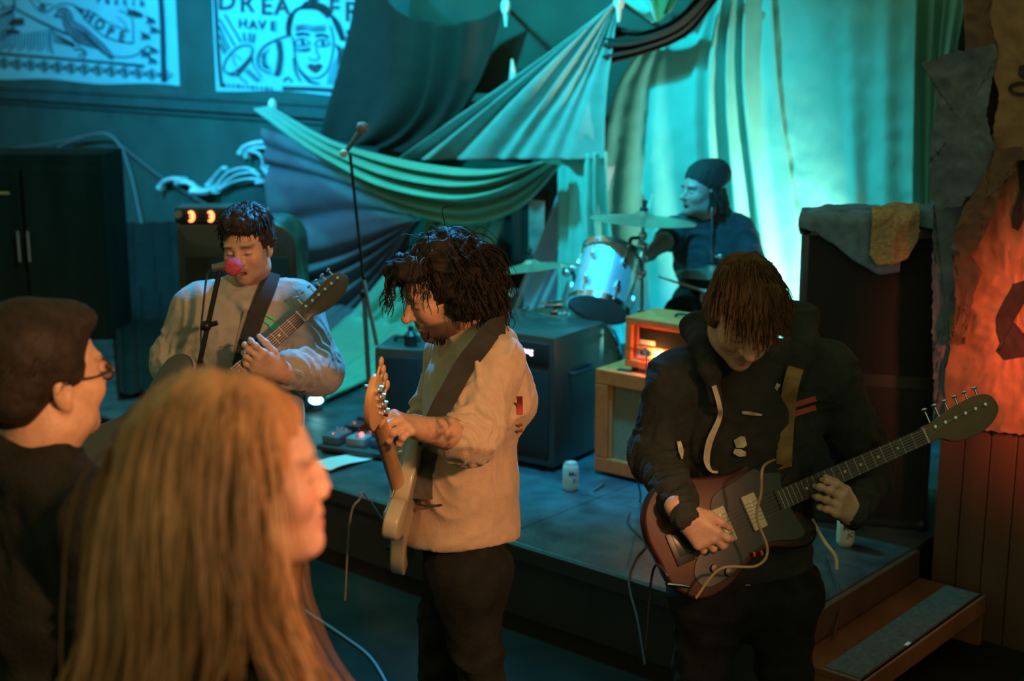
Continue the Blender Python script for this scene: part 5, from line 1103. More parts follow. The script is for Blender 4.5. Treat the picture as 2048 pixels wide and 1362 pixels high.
# sunburst offset guitar
br = P(1425, 1060, Y0-.205); nt = at_len((1850, 872), br, .648)
M_burst = bpy.data.materials.new('sunburst_lacquer'); M_burst.use_nodes = True; nt_ = M_burst.node_tree; b_ = nt_.nodes['Principled BSDF']; b_.inputs['Roughness'].default_value = .45; b_.inputs['Coat Weight'].default_value = .05; b_.inputs['Specular IOR Level'].default_value = .25
tc = nt_.nodes.new('ShaderNodeTexCoord'); mp = nt_.nodes.new('ShaderNodeMapping'); mp.inputs['Location'].default_value = (-.05, -.005, 0); mp.inputs['Scale'].default_value = (3.7, 5.6, 0); gr = nt_.nodes.new('ShaderNodeTexGradient'); gr.gradient_type = 'SPHERICAL'; rp = nt_.nodes.new('ShaderNodeValToRGB')
nt_.links.new(tc.outputs['Object'], mp.inputs[0]); nt_.links.new(mp.outputs[0], gr.inputs[0]); nt_.links.new(gr.outputs[0], rp.inputs[0]); nt_.links.new(rp.outputs[0], b_.inputs['Base Color'])
rp.color_ramp.elements[0].position = .02; rp.color_ramp.elements[0].color = (.010, .005, .003, 1); e_ = rp.color_ramp.elements.new(.35); e_.color = (.055, .012, .005, 1); rp.color_ramp.elements[-1].position = .75; rp.color_ramp.elements[-1].color = (.14, .048, .012, 1)
M_rose = mat('rosewood', (.05, .030, .020), .5, nscale=40, namt=.3); M_guardb = mat('black_pickguard', (.016, .015, .014), .25); M_pick = mat('aged_cream_plastic', (.50, .43, .30), .5)
M_neckw = mat('amber_maple', (.30, .15, .055), .35, nscale=20, namt=.15); M_headw = mat('dark_headstock', (.13, .07, .025), .35, nscale=10, namt=.2)
gt, Mg = guitar('electric_guitar', br, nt, (-.10, -1, .28), 'sunburst offset electric guitar with black pickguard held by the hooded guitarist', dict(scale=.648, body=M_burst, guard=M_guardb, pickups=(.122, .032), psize=(.040, .094, .014), pickup=M_pick, strings=6, knobs=[(-.06, -.10), (-.025, -.125)], nw=(.0215, .028), neck=M_neckw, board=M_rose, nut=M_cream, frets=21, head=M_headw, hl=1.2, hw=1.3, hflip=1, tside=1, fb=.70, bs=.90, bx=.02))
for x, y in ((.075, -.10), (.095, -.105)): mb = MB(); mb.cyl((x, y, -.005), (x, y, .006), .004, n=8); mb.box((x, y+.004, .008), (.006, .010, .006), None, .001); obj('red_switch', mb, mat('red_plastic', (.5, .03, .02), .4), gt, local=True)
mb = MB(); mb.boxax((-.12, -.05, -.005), (.05, 0, 0), (0, .085, 0), (0, 0, .003), bevel=.001); obj('control_plate', mb, M_chrome if False else M_blackmetal, gt, local=True)
mb = MB(); jx = np.array([-.115, -.105, -.004]); mb.tube([jx, jx+[-.02, .012, .008], jx+[-.055, .03, .012]], [.004, .0055, .005], 10); obj('jack_plug', mb, M_chrome, gt, local=True)
strap_end = np.array(WM[gt.name] @ Vector((.29, .16, -.02)))
C = [surf(hv, x, y, .008, 14) for x, y in ((1592, 735), (1582, 770), (1575, 820), (1570, 880), (1568, 930))]+[strap_end*.5+surf(hv, 1566, 960, .01, 14)*.5, strap_end]
C = smooth_curve(C, 5); t_ = np.gradient(C, axis=0); vw = np.array([unit(np.cross(t_[i], CAMP-C[i])) for i in range(len(C))]); G = np.stack([C-vw*.02, C, C+vw*.02], 1); mb = MB(); mb.grid(G, .004); obj('strap', mb, M_gstrap, gt)
ml = lambda x, y, z: np.array(WM[gt.name] @ Vector((x, y, z)))
cable([ml(-.17, -.075, .008), P(1335, 1152, 3.30), P(1312, 1130, 3.34), P(1300, 1180, 3.4), P(1290, 1300, 3.5)], .0035, M_cab, 'guitar lead plugged into the sunburst guitar')
mb = MB(); mb.tube(smooth_curve([surf(hv, 1625, 1040, .02, 30), P(1648, 1082, 3.42), P(1670, 1112, 3.40), P(1673, 1138, 3.40)], 6), .005, 8); obj('hem_cord', mb, M_cord, g)
mb = MB(); mb.tube(smooth_curve([ml(.23, .10, .004), P(1526, 935, 3.32), P(1522, 985, 3.30), P(1514, 1035, 3.30), P(1535, 1100, 3.29), P(1512, 1132, 3.28), P(1440, 1138, 3.28), P(1392, 1196, 3.28)], 8), .0035, 8); obj('cable', mb, mat('tan_cable', (.28, .20, .10), .6), label='thin tan cord looping over the sunburst guitar', cat='cable')

# ================================================================ bassist in the tan long sleeved shirt
M_tan_shirt = mat('sand_cotton_jersey', (.50, .36, .235), .92, nscale=40, namt=.08, bump=.25, bscale=260, sheen=.2)
Yb = 3.88
bhip = P(925, 1120, Yb); bnk = P(938, 668, Yb-.02)
b = empty('person', (bhip[0], Yb, 0), 'curly haired bearded bassist in a sand coloured long sleeved shirt', 'person')
sN, sF = P(985, 728, Yb-.17), P(905, 715, Yb+.14)
eN, wN = P(940, 874, Yb-.28), P(836, 856, Yb-.46)
eF, wF = P(852, 880, Yb+.20), P(800, 985, Yb+.02)
bC, bB = P(884, 578, Yb-.06), basis((-.88, -.30, -.36), roll=.05)
lo, hi = box_of([sN, sF, eN, wN, eF, wF, bhip, bnk], .16); S = SDF(lo, hi, .0065)
fB = np.array([-.97, -.22, 0]); 
S.ell(P(945, 800, Yb), (.135, .19, .20), .05); S.ell(P(930, 960, Yb), (.150, .175, .21), .06); S.ell(P(925, 1060, Yb), (.165, .185, .15), .05); S.cap(P(985, 690, Yb-.05), P(1000, 800, Yb-.06), .07, .10, .05)
S.cap(sN, sF, .07, .07, .04); S.cap(bnk, sN, .062, .07, .04); S.cap(bnk, sF, .062, .07, .04)
S.chain([sN, eN, eN*.80+wN*.20], [.082, .078, .066], .025); S.chain([sF, eF, eF*.6+wF*.4], [.078, .07, .06], .025)
S.chain([P(905, 1075, Yb-.05), P(850, 1060, Yb-.02)], [.09, .05], .05)
hz_ = P(925, 1098, Yb-.16)
S.plane(hz_, (.06, -.16, -1))
S.ell(P(936, 645, Yb-.03), (.062, .062, .05), .01, None, True)
bv, bf = mesh_of(S, both(folds(11, .0065, 15, (1, 1, .6)), bunch([(eN+(sN-eN)*.25, eN*.72+wN*.28, .12), (eF+(sF-eF)*.3, wF, .11)], .0075, .030, 6)))
put('long_sleeved_shirt', (bv, bf), M_tan_shirt, b)
hR, hL = bhip+np.array([.0, .09, 0]), bhip+np.array([.02, -.09, 0]); kR, kL = np.array([hR[0]-.06, hR[1], .47]), np.array([hL[0]+.02, hL[1]-.02, .47]); aR, aL = np.array([hR[0]-.08, hR[1], .09]), np.array([hL[0]+.10, hL[1], .09])
S = SDF(*box_of([hR, hL, aR, aL, kR, kL], .14), .012); legs(S, hR, hL, kR, kL, aR, aL); put('trousers', mesh_of(S, folds(9, .009, 13)), M_jeans, b); shoes(b, aR, aL, (-1, -.2), M_shoe)
skinB = (.52, .29, .18); hairB = (.035, .022, .014)
Sh = head_sdf(bC, bB, 1.04, bnk+np.array([-.01, 0, -.01]), nose=1.25); v1, f1 = Sh.mesh(); c1_ = face_colors(v1, bC, bB, 1.04, skinB, (.36, .16, .12), hairB, .88, (.045, .028, .018), 4)
S = SDF(*box_of([wN, eN, P(735, 800, Yb-.68), P(745, 890, Yb-.6)], .08), .0033); S.chain([eN, eN*.5+wN*.5, wN], [.045, .041, .029], .01)
dN = P(772, 838, Yb-.60)-wN; hand_sdf(S, wN, dN, (.10, -.62, .78), (-.35, -.4, .85), [(.55, .9, .8), (.7, 1.0, .8), (.8, 1.1, .8), (.9, 1.1, .8)], 1.08, (.1, .2, .2)); v2, f2 = S.mesh()
S = SDF(*box_of([wF, eF, P(770, 1010, Yb)], .09), .005); S.chain([eF, wF], [.042, .028], .01); hand_sdf(S, wF, (-.3, -.5, -.6), (-.8, .2, .3), (-.3, -.6, .5), [(.5, .6, .4)]*4, 1.0); v3, f3 = S.mesh()
S = SDF(*box_of([bnk, bhip, sN, sF], .15), .014); S.cap(bnk, bhip, .085, .11, .03); S.cap(sN, sF, .045, .045, .03); S.chain([sN, eN], [.045, .042], .02); S.chain([sF, eF], [.045, .042], .02); S.cap(hR, kR, .07, .05); S.cap(hL, kL, .07, .05); v4, f4 = S.mesh()
ab = wN-eN; tq = np.clip(((v2-eN) @ ab)/(ab @ ab), 0, 1.6); tat = np.clip(fbm(v2*28, 31, 3)*2.2+.35, 0, 1)*np.clip((.92-tq)/.12, 0, 1)
cA = np.array(skinB)*(1+.08*fbm(v2*50, 3, 2)[:, None]); cA = cA*(1-.72*tat[:, None])+np.array([.05, .05, .045])*.72*tat[:, None]
put('body', join([(v1, f1), (v2, f2), (v3, f3), (v4, f4)]), M_skin, b, np.vstack([c1_, cA, np.tile(skinB, (len(v3)+len(v4), 1))]))
M_hairB = hairmat('dark_curly_hair', (.020, .016, .012), .65)
wB = lambda x, y, z: bC+1.04*(bB @ np.array([x, y, z]))
S = SDF(bC-.24, bC+.24, .006); S.ell(wB(0, -.035, .045), np.array([.098, .108, .094])*1.04, .03, bB); S.ell(wB(0, -.085, -.025), np.array([.095, .070, .080])*1.04, .04, bB)
for x in (-1, 1): S.ell(wB(x*.082, -.035, -.015), np.array([.034, .055, .075])*1.04, .03, bB)
S.ell(wB(0, .070, .085), np.array([.075, .045, .035])*1.04, .03, bB); S.ell(wB(0, .115, -.035), np.array([.13, .105, .098])*1.04, .01, bB, True)
put('hair', mesh_of(S, folds(24, .014, 33)), M_hairB, b)
rt, nr = scalp(1500, bC, bB, np.array([.094, .106, .097])*1.04, lambda x, y, z: (z > -.1 or y < -.25) and not (y > .12 and z < .72), 6)
rt = rt+1.04*(bB @ np.array([0, -.032, .03])); d0 = nr*.40+np.array([.50, .10, -.35])
obj('hair_curls', strands(rt, d0, 13, .0100, bC+bB @ np.array([0, -.02, .03]), bB, np.array([.090, .104, .094])*1.04, grav=.18, curl=.0085, freq=.85, wid=(.0022, .0010), seed=7, jit=.3, sides=3), M_hairB, b)['kind'] = 'stuff'
rt, nr = scalp(26, bC, bB, np.array([.080, .10, .10])*1.04, lambda x, y, z: y > .62 and z > .5, 9)
obj('fringe', strands(rt+1.04*(bB @ np.array([0, .01, .03])), nr*.5+(bB @ np.array([0, 1., -.2])), 12, .010, bC, bB, np.array([.08, .10, .11])*1.04, grav=.22, curl=.010, freq=.9, wid=(.0030, .0010), seed=8, jit=.25), M_hairB, b)['kind'] = 'stuff'
rt, nr = scalp(260, bC, bB, np.array([.054, .088, .118])*1.04, lambda x, y, z: z < -.52 and y > .05 and not (abs(x) < .38 and y > .82 and z > -.66), 10)
obj('beard', strands(rt+1.04*(bB @ np.array([0, .012, -.004])), nr*.5+(bB @ np.array([0, .3, -1.])), 5, .0060, bC-.5*np.array([0, 0, 0]), bB, (.01, .01, .01), grav=.25, curl=.003, wid=(.0026, .0010), seed=9), M_hairB, b)['kind'] = 'stuff'
M_redp = mat('red_back_print', (.45, .06, .05), .8)
for i, (y_, h_) in enumerate(((815, .05), (850, .012), (862, .008))): obj('back_print', ribbon(bv, [(1039, y_-(22 if i == 0 else 3)), (1040, y_), (1040, y_+(14 if i == 0 else 3))], .016, .004, 4, .001, 8), M_redp if i == 0 else mat('rust_back_print', (.35, .12, .07), .8), b)
# front graphic of the shirt, mostly in shadow
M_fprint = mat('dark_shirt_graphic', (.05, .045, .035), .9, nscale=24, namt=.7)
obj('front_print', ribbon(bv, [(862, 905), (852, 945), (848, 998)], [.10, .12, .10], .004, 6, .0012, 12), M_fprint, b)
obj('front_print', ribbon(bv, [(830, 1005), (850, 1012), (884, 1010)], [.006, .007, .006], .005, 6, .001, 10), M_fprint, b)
# bass guitar, neck towards the camera
nut = P(750, 838, Yb-.64); brg = P(806, 1020, Yb+.06); L_ = np.linalg.norm(nut-brg)
M_bassb = mat('aged_cream_lacquer', (.42, .38, .26), .35, coat=.3); M_maple = mat('maple', (.50, .27, .11), .35, nscale=14, namt=.15); M_mapleh = mat('maple_headstock', (.55, .30, .13), .35, nscale=14, namt=.12)
bs_, Mb = guitar('bass_guitar', brg, nut, (-.97, .05, .24), 'cream bass guitar with maple headstock pointing towards the camera', dict(scale=L_, body=M_bassb, guard=mat('mint_pickguard', (.35, .42, .33), .4), pickups=(.14,), psize=(.05, .08, .014), pickup=M_guardb, strings=4, knobs=[(-.06, -.10), (-.02, -.12)], nw=(.021, .029), neck=M_maple, board=M_maple, nut=M_cream, frets=20, head=M_mapleh, hl=1.15, bs=1.05, bx=.08, tside=1, tl=.022, tk=.016, hw=1.5, tmat=M_mapleh, sr=.0011, fb=.66, plates=True))
ml = lambda x, y, z: np.array(WM[bs_.name] @ Vector((x, y, z)))
C = [surf(bv, x, y, .010, 14) for x, y in ((1010, 652), (985, 658), (962, 690), (930, 730), (905, 775), (880, 820), (858, 870))]+[ml(.40, .16, -.02)*.35+surf(bv, 850, 890, .02, 20)*.65]
C = smooth_curve(C, 6)
for _ in range(4): C[1:-1] = C[1:-1]*.5+(C[2:]+C[:-2])*.25
t_ = np.gradient(C, axis=0); vw = np.array([unit(np.cross(t_[i], CAMP-C[i])) for i in range(len(C))]); G = np.stack([C-vw*.027, C+unit(CAMP)*0, C+vw*.027], 1); mb = MB(); mb.grid(G, .004); obj('strap', mb, M_tee, bs_)
cable([ml(-.10, -.12, -.03), P(735, 995, Yb-.1), P(718, 1000, Yb-.12), P(700, 1040, Yb-.1), P(690, 1200, Yb)], .0035, M_cabg, 'bass lead hanging from the cream bass body')
# ================================================================ singer with guitar (left)
M_oat = mat('oatmeal_cotton', (.33, .31, .27), .92, nscale=30, namt=.1, bump=.25, bscale=240, sheen=.15)
Ys = 4.45
shp = P(490, 960, Ys); snk = P(490, 588, Ys+.01)
s_ = empty('person', (shp[0], Ys, 0), 'dark haired singer in an oatmeal shirt singing with closed eyes', 'person')
sR, sL = P(398, 622, Ys), P(588, 615, Ys+.02)
eR, wR = P(352, 725, Ys+.02), P(376, 800, Ys-.18)
eL, wL = P(632, 738, Ys-.02), P(556, 742, Ys-.24)
sC, sB = P(495, 489, Ys-.04), basis((-.17, -.96, -.16), roll=-.08)
S = SDF(*box_of([sR, sL, eR, wR, eL, wL, shp, snk], .15), .0065)
S.ell(P(492, 690, Ys), (.195, .125, .20), .05); S.ell(P(492, 830, Ys), (.185, .13, .22), .05); S.ell(P(492, 930, Ys), (.19, .135, .14), .05)
S.cap(sR, sL, .068, .068, .05); S.cap(snk, sR, .055, .066, .05); S.cap(snk, sL, .055, .066, .05); S.chain([P(462, 585, Ys-.05), P(490, 612, Ys-.09), P(520, 583, Ys-.04), P(490, 570, Ys+.05), P(462, 585, Ys-.05)], [.018]*5, .012)
S.chain([sR, eR, wR+(eR-wR)*.15], [.082, .078, .05], .03); S.chain([sL, eL, wL+(eL-wL)*.32], [.085, .080, .058], .03)
S.plane(P(490, 985, Ys), (0, 0, -1))
sv, sf = mesh_of(S, both(folds(11, .007, 25, (1, 1, .5)), bunch([(eL+(sL-eL)*.3, wL+(eL-wL)*.25, .12), (eR+(sR-eR)*.3, wR, .11)], .0075, .034, 12)))
put('loose_shirt', (sv, sf), M_oat, s_)
hR, hL = shp+np.array([-.09, 0, -.02]), shp+np.array([.09, 0, -.02]); kR, kL = np.array([hR[0]-.02, Ys-.03, .47]), np.array([hL[0]+.02, Ys-.03, .47]); aR, aL = np.array([hR[0]-.03, Ys, .09]), np.array([hL[0]+.03, Ys, .09])
S = SDF(*box_of([hR, hL, aR, aL], .14), .012); legs(S, hR, hL, kR, kL, aR, aL); put('trousers', mesh_of(S, folds(9, .008, 23)), M_jeans, s_); shoes(s_, aR, aL, (0, -1), M_shoe)
skinS = (.50, .30, .20); hairS = (.03, .02, .015)
Sh = head_sdf(sC, sB, .91, snk+np.array([0, 0, -.02]), mouth=.004, nose=1.05); v1, f1 = Sh.mesh(); c1_ = face_colors(v1, sC, sB, .91, skinS, (.36, .15, .13), hairS, .35, (.12, .075, .05), 14)
S = SDF(*box_of([wL, eL, P(500, 690, Ys-.3), P(500, 750, Ys-.3)], .08), .0033); S.chain([eL, (eL+wL)/2, wL], [.042, .040, .028], .01)
hand_sdf(S, wL, P(510, 718, Ys-.30)-wL, (.35, -.85, -.2), (.1, .1, 1), [(.35, .9, .6), (.5, 1.0, .6), (.7, 1.0, .6), (.8, 1.0, .6)], 1.05, (.3, .2, .5)); v2, f2 = S.mesh()
S = SDF(*box_of([wR, eR, P(400, 840, Ys-.28)], .10), .004); S.chain([eR, wR], [.042, .028], .01); hand_sdf(S, wR, (.45, -.25, -.7), (-.5, -.8, .1), (.7, -.5, .4), [(.6, .8, .5)]*4, 1.0); v3, f3 = S.mesh()
S = SDF(*box_of([snk, shp, sR, sL], .15), .014); S.cap(snk, shp, .08, .11, .03); S.cap(sR, sL, .042, .042, .03); S.chain([sR, eR], [.042, .04], .02); S.chain([sL, eL], [.042, .04], .02); S.cap(hR, kR, .07, .05); S.cap(hL, kL, .07, .05); v4, f4 = S.mesh()
put('body', join([(v1, f1), (v2, f2), (v3, f3), (v4, f4)]), M_skin, s_, np.vstack([c1_, np.array(skinS)*(1+.08*fbm(v2*50, 3, 2)[:, None]), np.tile(skinS, (len(v3)+len(v4), 1))]))
M_hairS = hairmat('short_black_hair', (.026, .020, .017), .5)
wS = lambda x, y, z: sC+.91*(sB @ np.array([x, y, z]))
S = SDF(sC-.17, sC+.17, .0045); S.ell(wS(0, -.022, .052), np.array([.086, .104, .088])*.91, .02, sB); S.ell(wS(0, .055, .092), np.array([.066, .045, .034])*.91, .03, sB); S.ell(wS(0, -.06, -.01), np.array([.076, .060, .05])*.91, .02, sB)
for x in (-1, 1): S.ell(wS(x*.070, -.012, .012), np.array([.018, .045, .035])*.91, .015, sB)
S.ell(wS(0, .115, -.030), np.array([.085, .075, .098])*.91, .008, sB, True)
put('hair', mesh_of(S, folds(34, .007, 44)), M_hairS, s_)
rt, nr = scalp(260, sC, sB, np.array([.084, .100, .09])*.91, lambda x, y, z: z > .25 and y > -.6, 12)
obj('hair_tufts', strands(rt+.91*(sB @ np.array([0, -.015, .048])), nr*.10+(sB @ np.array([-.2, .7, -.25])), 5, .009, sC+sB @ np.array([0, -.02, .05]), sB, np.array([.082, .10, .085])*.91, grav=.10, curl=.004, wid=(.0030, .0010), seed=13, jit=.2), M_hairS, s_)['kind'] = 'stuff'
obj('placket', ribbon(sv, [(492, 622), (476, 680), (468, 740)], .010, .004, 6, .001, 14), mat('placket_thread', (.25, .22, .18), .9), s_)
obj('pocket_flap', ribbon(sv, [(440, 694), (468, 690), (492, 694)], .004, .004, 5, .001, 14), mat('pocket_seam', (.22, .19, .16), .9), s_)
# dark electric guitar held high
nut = P(600, 634, Ys-.17); dpx = np.array([600-478., 634-742.]); 
best = None
for k_ in np.linspace(1., 3.4, 400):
    q = P(600-dpx[0]*k_, 634-dpx[1]*k_, Ys-.17-.11*k_); e_ = abs(np.linalg.norm(q-nut)-.648)
    if best is None or e_ < best[0]: best = (e_, q)
M_dkbody = mat('dark_green_lacquer', (.03, .04, .035), .3, coat=.4)
sg, _ = guitar('electric_guitar', best[1], nut, (.0, -1, .2), 'dark electric guitar with brown headstock held up by the singer', dict(scale=.648, body=M_dkbody, guard=mat('pale_pickguard', (.4, .42, .38), .4), pickups=(.12, .03), psize=(.02, .075, .012), pickup=M_pick, strings=6, knobs=[(-.06, -.10), (-.025, -.125)], nw=(.0215, .028), neck=M_neckw, board=M_rose, nut=M_cream, frets=21, head=mat('brown_headstock', (.16, .08, .04), .4), tside=1, fb=.70))
C = smooth_curve([surf(sv, x, y, .010, 14) for x, y in ((545, 545), (536, 575), (515, 625), (497, 680), (480, 735), (470, 790))], 6)
for _ in range(4): C[1:-1] = C[1:-1]*.5+(C[2:]+C[:-2])*.25
t_ = np.gradient(C, axis=0); vw = np.array([unit(np.cross(t_[i], CAMP-C[i])) for i in range(len(C))]); G = np.stack([C-vw*.026, C, C+vw*.026], 1); mb = MB(); mb.grid(G, .004); obj('strap', mb, M_tee, sg)
M_lime = mat('lime_print', (.08, .55, .22), .7)
for pts, w_ in (([(526, 626), (540, 634), (552, 640)], .006), ([(528, 642), (538, 645), (548, 656), (553, 650), (562, 652)], [.008, .012, .02, .012, .006]), ([(549, 652), (552, 660)], .010), ([(566, 672), (571, 674)], .008)):
    obj('lime_print', ribbon(sv, pts, w_, .006, 5, .002, 12), M_lime, s_)

# ================================================================ drummer
M_dtee = mat('dark_tshirt', (.020, .023, .022), .9, nscale=20, namt=.2); M_beanie = mat('dark_knit_beanie', (.018, .022, .018), .95, nscale=60, namt=.3, bump=.7, bscale=150)
Yd = 7.1
dhp = np.array([P(1425, 600, Yd+.08)[0], Yd+.08, HS+.52]); dnk = P(1408, 436, Yd)
d_ = empty('person', (dhp[0], dhp[1], HS), 'drummer in a beanie and dark T-shirt with his mouth open', 'person')
sR, sL = P(1352, 462, Yd-.02), P(1480, 462, Yd+.02)
eR, wR = P(1327, 485, Yd-.24), P(1293, 512, Yd-.36)
eL, wL = P(1515, 545, Yd-.1), P(1440, 585, Yd-.34)
dC, dB = P(1404, 381, Yd-.05), basis((-.86, -.48, .04))
S = SDF(*box_of([sR, sL, eR, eL, dhp, dnk], .18), .008)
S.ell(P(1418, 510, Yd+.02), (.185, .12, .20), .05); S.ell((dhp+P(1420, 520, Yd+.02))/2, (.165, .125, .22), .05); S.cap(sR, sL, .065, .065, .05); S.cap(dnk, sR, .06, .06, .05); S.cap(dnk, sL, .06, .06, .05)
S.chain([sR, sR*.35+eR*.65], [.072, .066], .03); S.chain([sL, sL*.3+eL*.7], [.075, .07], .03); S.chain([P(1380, 440, Yd-.06), P(1440, 430, Yd+.08), P(1455, 440, Yd+.02)], [.03, .05, .04], .03)
put('tshirt', mesh_of(S, folds(11, .008, 51)), M_dtee, d_)
S = SDF(*box_of([dhp, dhp+[-.3, -.5, -.5], dhp+[.3, -.5, -.5]], .16), .014); kR_, kL_ = dhp+np.array([-.22, -.42, .02]), dhp+np.array([.14, -.44, .02])
legs(S, dhp+[-.09, 0, -.02], dhp+[.09, 0, -.02], kR_, kL_, np.array([kR_[0]-.02, kR_[1]-.02, HS+.09]), np.array([kL_[0]+.02, kL_[1]-.02, HS+.09])); put('trousers', mesh_of(S), M_jeans, d_)
for q in (kR_, kL_):
    a = np.array([q[0], q[1]-.02, HS]); S = SDF(*box_of([a, a+[0, -.2, .1]], .07), .01); S.cap(a+[0, .03, .05], a+[0, -.14, .04], .045, .042, .02); S.plane((0, 0, HS+.002), (0, 0, -1)); put('shoe', S.mesh(), M_shoe, d_)
skinD = (.30, .20, .15)
Sh = head_sdf(dC, dB, 1.02, dnk, h=.004, mouth=.012, nose=1.15); v1, f1 = Sh.mesh(); c1_ = face_colors(v1, dC, dB, 1.02, skinD, (.3, .13, .12), (.03, .02, .015), .3, (.15, .10, .07), 24)
S = SDF(*box_of([eR, wR, sR], .12), .005); S.chain([sR*.4+eR*.6, eR, wR], [.05, .044, .028], .02); hand_sdf(S, wR, (-.6, -.5, .1), (-.3, -.2, .9), (-.3, -.7, .1), [(1.2, 1.3, .8)]*4, 1.0, (.2, .5, .3)); v2, f2 = S.mesh()
S = SDF(*box_of([eL, wL], .12), .006); S.chain([sL*.4+eL*.6, eL, wL], [.05, .044, .028], .02); hand_sdf(S, wL, (-.8, -.4, .0), (-.1, -.2, .9), (-.5, -.7, .1), [(1.2, 1.3, .8)]*4, 1.0, (.2, .5, .3)); v3, f3 = S.mesh()
S = SDF(*box_of([dnk, dhp, sR, sL], .12), .014); S.cap(dnk, dhp, .075, .1, .03); S.cap(sR, sL, .04, .04, .03); S.cap(sR, eR, .04, .04); S.cap(sL, eL, .04, .04); v4, f4 = S.mesh()
put('body', join([(v1, f1), (v2, f2), (v3, f3), (v4, f4)]), M_skin, d_, np.vstack([c1_, np.tile(skinD, (len(v2)+len(v3)+len(v4), 1))]))
wD = lambda x, y, z: dC+1.02*(dB @ np.array([x, y, z]))
S = SDF(dC-.2, dC+.2, .005); S.ell(wD(0, -.025, .060), np.array([.090, .112, .092])*1.02, .02, dB); S.ell(wD(0, -.085, .085), np.array([.070, .070, .065])*1.02, .03, dB); S.ell(wD(0, .13, -.02), np.array([.12, .10, .085])*1.02, .006, dB, True); S.plane(wD(0, -.03, .012), dB @ np.array([0, -.38, -1])); put('beanie', mesh_of(S, folds(30, .003, 61, (1, 1, .4))), M_beanie, d_)
rt, nr = scalp(160, dC, dB, np.array([.080, .10, .09])*1.02, lambda x, y, z: -.4 < z < .1 and y < .35, 15)
obj('hair', strands(rt+1.02*(dB @ np.array([0, -.02, .01])), nr*.3+np.array([0, 0, -1.]), 8, .011, dC, dB, np.array([.078, .10, .09])*1.02, grav=.15, curl=.006, wid=(.0055, .0020), seed=15), hairmat('dark_brown_hair', (.03, .02, .014)), d_)['kind'] = 'stuff'
M_stick = mat('hickory', (.50, .40, .26), .5)
def stick(a, b, label): mb = MB(); a, b = np.asarray(a), np.asarray(b); mb.tube([a, a*.75+b*.25, a*.15+b*.85, a*.06+b*.94, a*.03+b*.97, b], [.0075, .0075, .0055, .0035, .005, .002], 10); obj('drumstick', mb, M_stick, label=label, cat='drumstick', group='drumsticks in the drummer\'s hands')
hr = wR+unit([-.6, -.5, .1])*.085; stick(hr+np.array([-.01, 0, -.07]), P(1306, 388, Yd-.30), 'drumstick raised upright in the drummer\'s right hand')
hl = wL+unit([-.8, -.4, 0])*.085; stick(hl+np.array([.09, .02, -.02]), P(1316, 553, Yd-.52), 'pale drumstick held low above the orange amplifier head')
t = empty('drum_throne', (dhp[0], dhp[1]+.02, HS), 'round black drum stool under the drummer', 'stool')
c = np.array([dhp[0], dhp[1]+.02, HS]); mb = MB(); mb.lathe([(0, .33), (.15, .33), (.165, .36), (.155, .395), (0, .40)], c, n=24); obj('seat', mb, M_black, t); mb = MB(); mb.cyl(c+Zv*.12, c+Zv*.34, .014, n=10); obj('post', mb, M_chrome, t)
for k in range(3): a = k*2.094+.6; mb = MB(); mb.cyl(c+Zv*.2, c+np.array([.2*math.cos(a), .2*math.sin(a), .008]), .009, n=8); obj('leg', mb, M_chrome, t)

# ================================================================ man with glasses in the crowd (left edge)
M_mjkt = mat('black_jacket', (.014, .015, .012), .95, nscale=20, namt=.25, bump=.3, bscale=120, spec=.12)
Ym_ = 2.5
mC, mB = P(82, 752, Ym_), basis((.64, .76, .04)); mnk = mC+np.array([-.03, .0, -.17])
m_ = empty('person', (mnk[0], Ym_, 0), 'man with short dark hair and glasses in a black jacket at left', 'person')
rM, fM = mB[:, 0], np.array([.64, .76, 0])
sR, sL = mnk+rM*.20+np.array([0, 0, -.09]), mnk-rM*.20+np.array([0, 0, -.09]); eR, eL = sR+rM*.06+np.array([0, 0, -.29]), sL-rM*.06+np.array([0, 0, -.29]); wR, wL = eR+fM*.15+np.array([0, 0, -.2]), eL+fM*.15+np.array([0, 0, -.2]); mh = mnk+np.array([0, 0, -.62])
S = SDF(*box_of([sR, sL, eR, eL, wR, wL, mh, mnk], .16), .010); bm_ = np.stack([rM, fM, np.array([0, 0, 1.])], 1)
S.ell(mnk+np.array([0, 0, -.25]), (.215, .145, .24), .06, bm_); S.ell(mnk+np.array([0, 0, -.48]), (.19, .14, .22), .06, bm_); S.cap(sR, sL, .075, .075, .06); S.cap(mnk, sR, .07, .07, .05); S.cap(mnk, sL, .07, .07, .05); S.chain([sR, eR, wR], [.085, .075, .055], .03); S.chain([sL, eL, wL], [.085, .075, .055], .03)
S.chain([mnk+rM*.075+[0, 0, .035], mnk+fM*.075+[0, 0, .0], mnk-rM*.075+[0, 0, .035], mnk-fM*.085+[0, 0, .05], mnk+rM*.075+[0, 0, .035]], [.022]*5, .02)
put('jacket', mesh_of(S, folds(9, .009, 71)), M_mjkt, m_)
h1, h2 = mh+rM*.09, mh-rM*.09; z_ = lambda v, z: np.array([v[0], v[1], z])
S = SDF(*box_of([h1, h2, z_(h1, .05), z_(h2, .05)], .14), .014); legs(S, h1, h2, z_(h1, .48), z_(h2, .48), z_(h1, .09), z_(h2, .09)); put('trousers', mesh_of(S), M_jeans, m_); shoes(m_, z_(h1, 0), z_(h2, 0), fM, M_shoe)
skinM = (.48, .28, .17); Sh = head_sdf(mC, mB, 1.06, mnk+np.array([0, 0, -.03]), h=.004, full=1.18, jaw=1.25, neck_r=.062, nose=.9); v1, f1 = Sh.mesh(); c1_ = face_colors(v1, mC, mB, 1.06, skinM, (.4, .2, .15), (.02, .015, .012), 0, None, 34)
S = SDF(*box_of([wR, wL], .16), .007)
